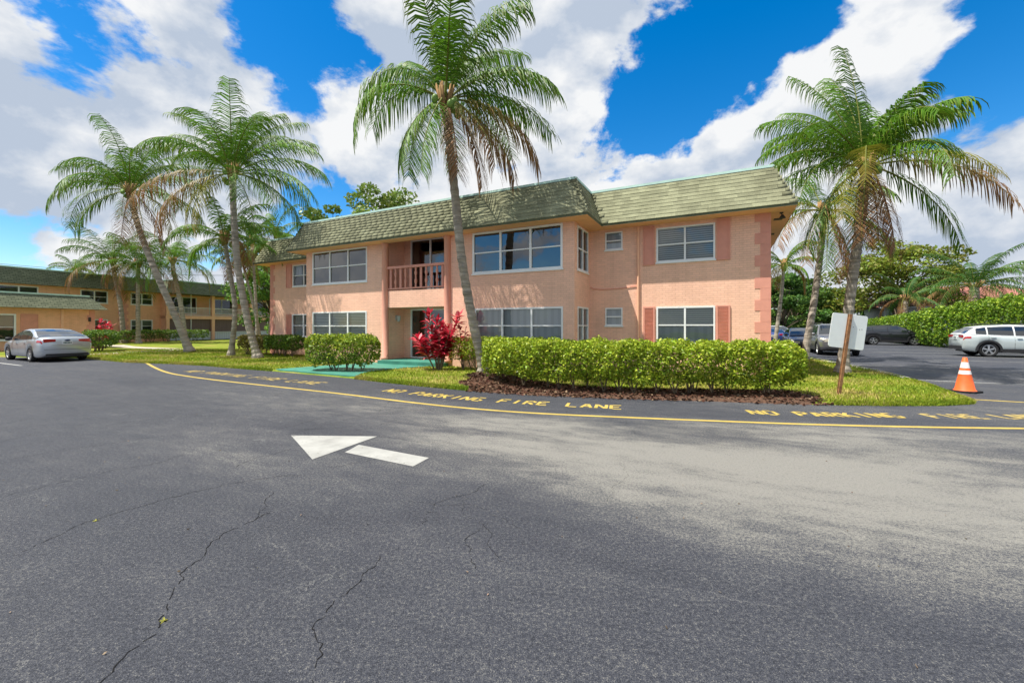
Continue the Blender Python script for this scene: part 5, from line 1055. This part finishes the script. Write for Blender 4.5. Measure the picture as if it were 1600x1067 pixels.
for (x, y, s) in ((25.0, 27.9, .9), (27.2, 30.9, .9), (22.6, 25.6, 0)):
    if s:
        mb = MB(); mb.add([(-.8, -.08, 0), (.8, -.08, 0), (.8, .08, 0), (-.8, .08, 0), (-.78, -.05, .12), (.78, -.05, .12), (.78, .05, .12), (-.78, .05, .12)], ((4, 5, 6, 7), (0, 1, 5, 4), (1, 2, 6, 5), (2, 3, 7, 6), (3, 0, 4, 7)))
        o = mb.build('wheel_stop', 'kerb', label='pale concrete wheel stop ' + ('behind the pale crossover' if y < 30 else 'nearer the black crossover'), cat='wheel stop', group='concrete wheel stops'); o.location = (x + 5.2, y - 1.5, .0); o.rotation_euler = (0, 0, AV)
# grass blades over the near lawn
n = 230000; P = np.c_[rng.uniform(-26, 15, n), 8.4 + 20 * rng.uniform(0, 1, n) ** 1.6, np.full(n, LZ)]
bp = [(P0[0], P0[1]), (P0[0] + U2.x * 24.5, P0[1] + U2.y * 24.5), (P0[0] + U2.x * 24.5 + V2.x * 11, P0[1] + U2.y * 24.5 + V2.y * 11), (P0[0] + V2.x * 11, P0[1] + V2.y * 11)]
eg = edge_points(LAWN, 3, 30, 36000, -.02, .13); eg = eg[(eg[:, 1] < 24)]; EP = np.c_[eg[:, :2], np.clip(LZ * (1 - eg[:, 2] / .12), 0, LZ)]
k = inside(P, LAWN) & ~inside(P, PATH) & ~inside(P, MULCH) & ~inside(P, bp); EP = EP[~inside(EP, MULCH) & ~((EP[:, 0] > -1.1) & (EP[:, 0] < 6.6) & (EP[:, 1] < 10.6)) & ~((EP[:, 0] > -8.6) & (EP[:, 0] < -4.8) & (EP[:, 1] < 15.2))]; P = np.concatenate([P[k], EP]); n = len(P)
patchy = (np.sin(P[:, 0] * 1.7 + 2 * np.sin(P[:, 1] * .9)) + np.sin(P[:, 1] * 2.3 + P[:, 0] * .6)) / 2 + rng.normal(0, .45, n)
a = rng.uniform(0, 6.28, n); h = rng.uniform(.025, .065, n) * (1 + .012 * P[:, 1]); w = .006 * (1 + .10 * P[:, 1]); ln = rng.normal(0, .025, (n, 2))
V = np.stack([P - np.c_[np.cos(a) * w, np.sin(a) * w, np.zeros(n)], P + np.c_[np.cos(a) * w, np.sin(a) * w, np.zeros(n)], P + np.c_[ln, h]], 1).reshape(-1, 3)
base = np.where((patchy > .5)[:, None], np.array((.44, .37, .12))[None], np.array((.27, .32, .028))[None]); base = np.where((patchy < -.5)[:, None], np.array((.16, .25, .018))[None], base) * rng.uniform(.7, 1.3, (n, 1))
raw('grass', V, np.arange(3 * n).reshape(n, 3), np.repeat(base, 3, 0), 'grass', fsize=3, kind='stuff', label='short patchy green and straw coloured lawn grass', cat='grass')

# a weed in the long crack, scattered fallen bits on the drive
def tuft(loc, n, hgt, label):
    Vt, Ft, Ct = [], [], []
    for k in range(n):
        a = random.uniform(0, 6.28); l = random.uniform(.5, 1) * hgt; d = Vector((math.cos(a), math.sin(a), random.uniform(.3, 1.2))).normalized(); w = d.cross(Vector((0, 0, 1))).normalized() * .004; o = len(Vt)
        Vt += [tuple(-w), tuple(w), tuple(d * l * .6 + w * .7), tuple(d * l + Vector((0, 0, -.01)))]; Ft.append((o, o + 1, o + 2, o + 3)); Ct += [np.array((.36, .36, .07)) * random.uniform(.7, 1.2)] * 4
    o = raw('weed_tuft', np.array(Vt), np.array(Ft), np.array(Ct), 'grass', label=label, cat='weed'); o.location = (*loc, .002)
tuft((-1.89, 2.26), 16, .035, 'small yellow weed growing in the longest asphalt crack')
tuft((-3.42, 3.42), 12, .03, 'little weed in the crack farther up the drive')
nb = 150; Pb = np.c_[rng.uniform(-7, 9, nb), rng.uniform(1.9, 8, nb), np.full(nb, .008)]
Vb, Fb, cb = leaves(Pb, .011, leafcols(nb, (.16, .12, .08), .6), .9); raw('dry_debris', Vb, Fb, cb, 'litter', kind='stuff', label='scattered tiny dry leaf bits on the drive', cat='debris')
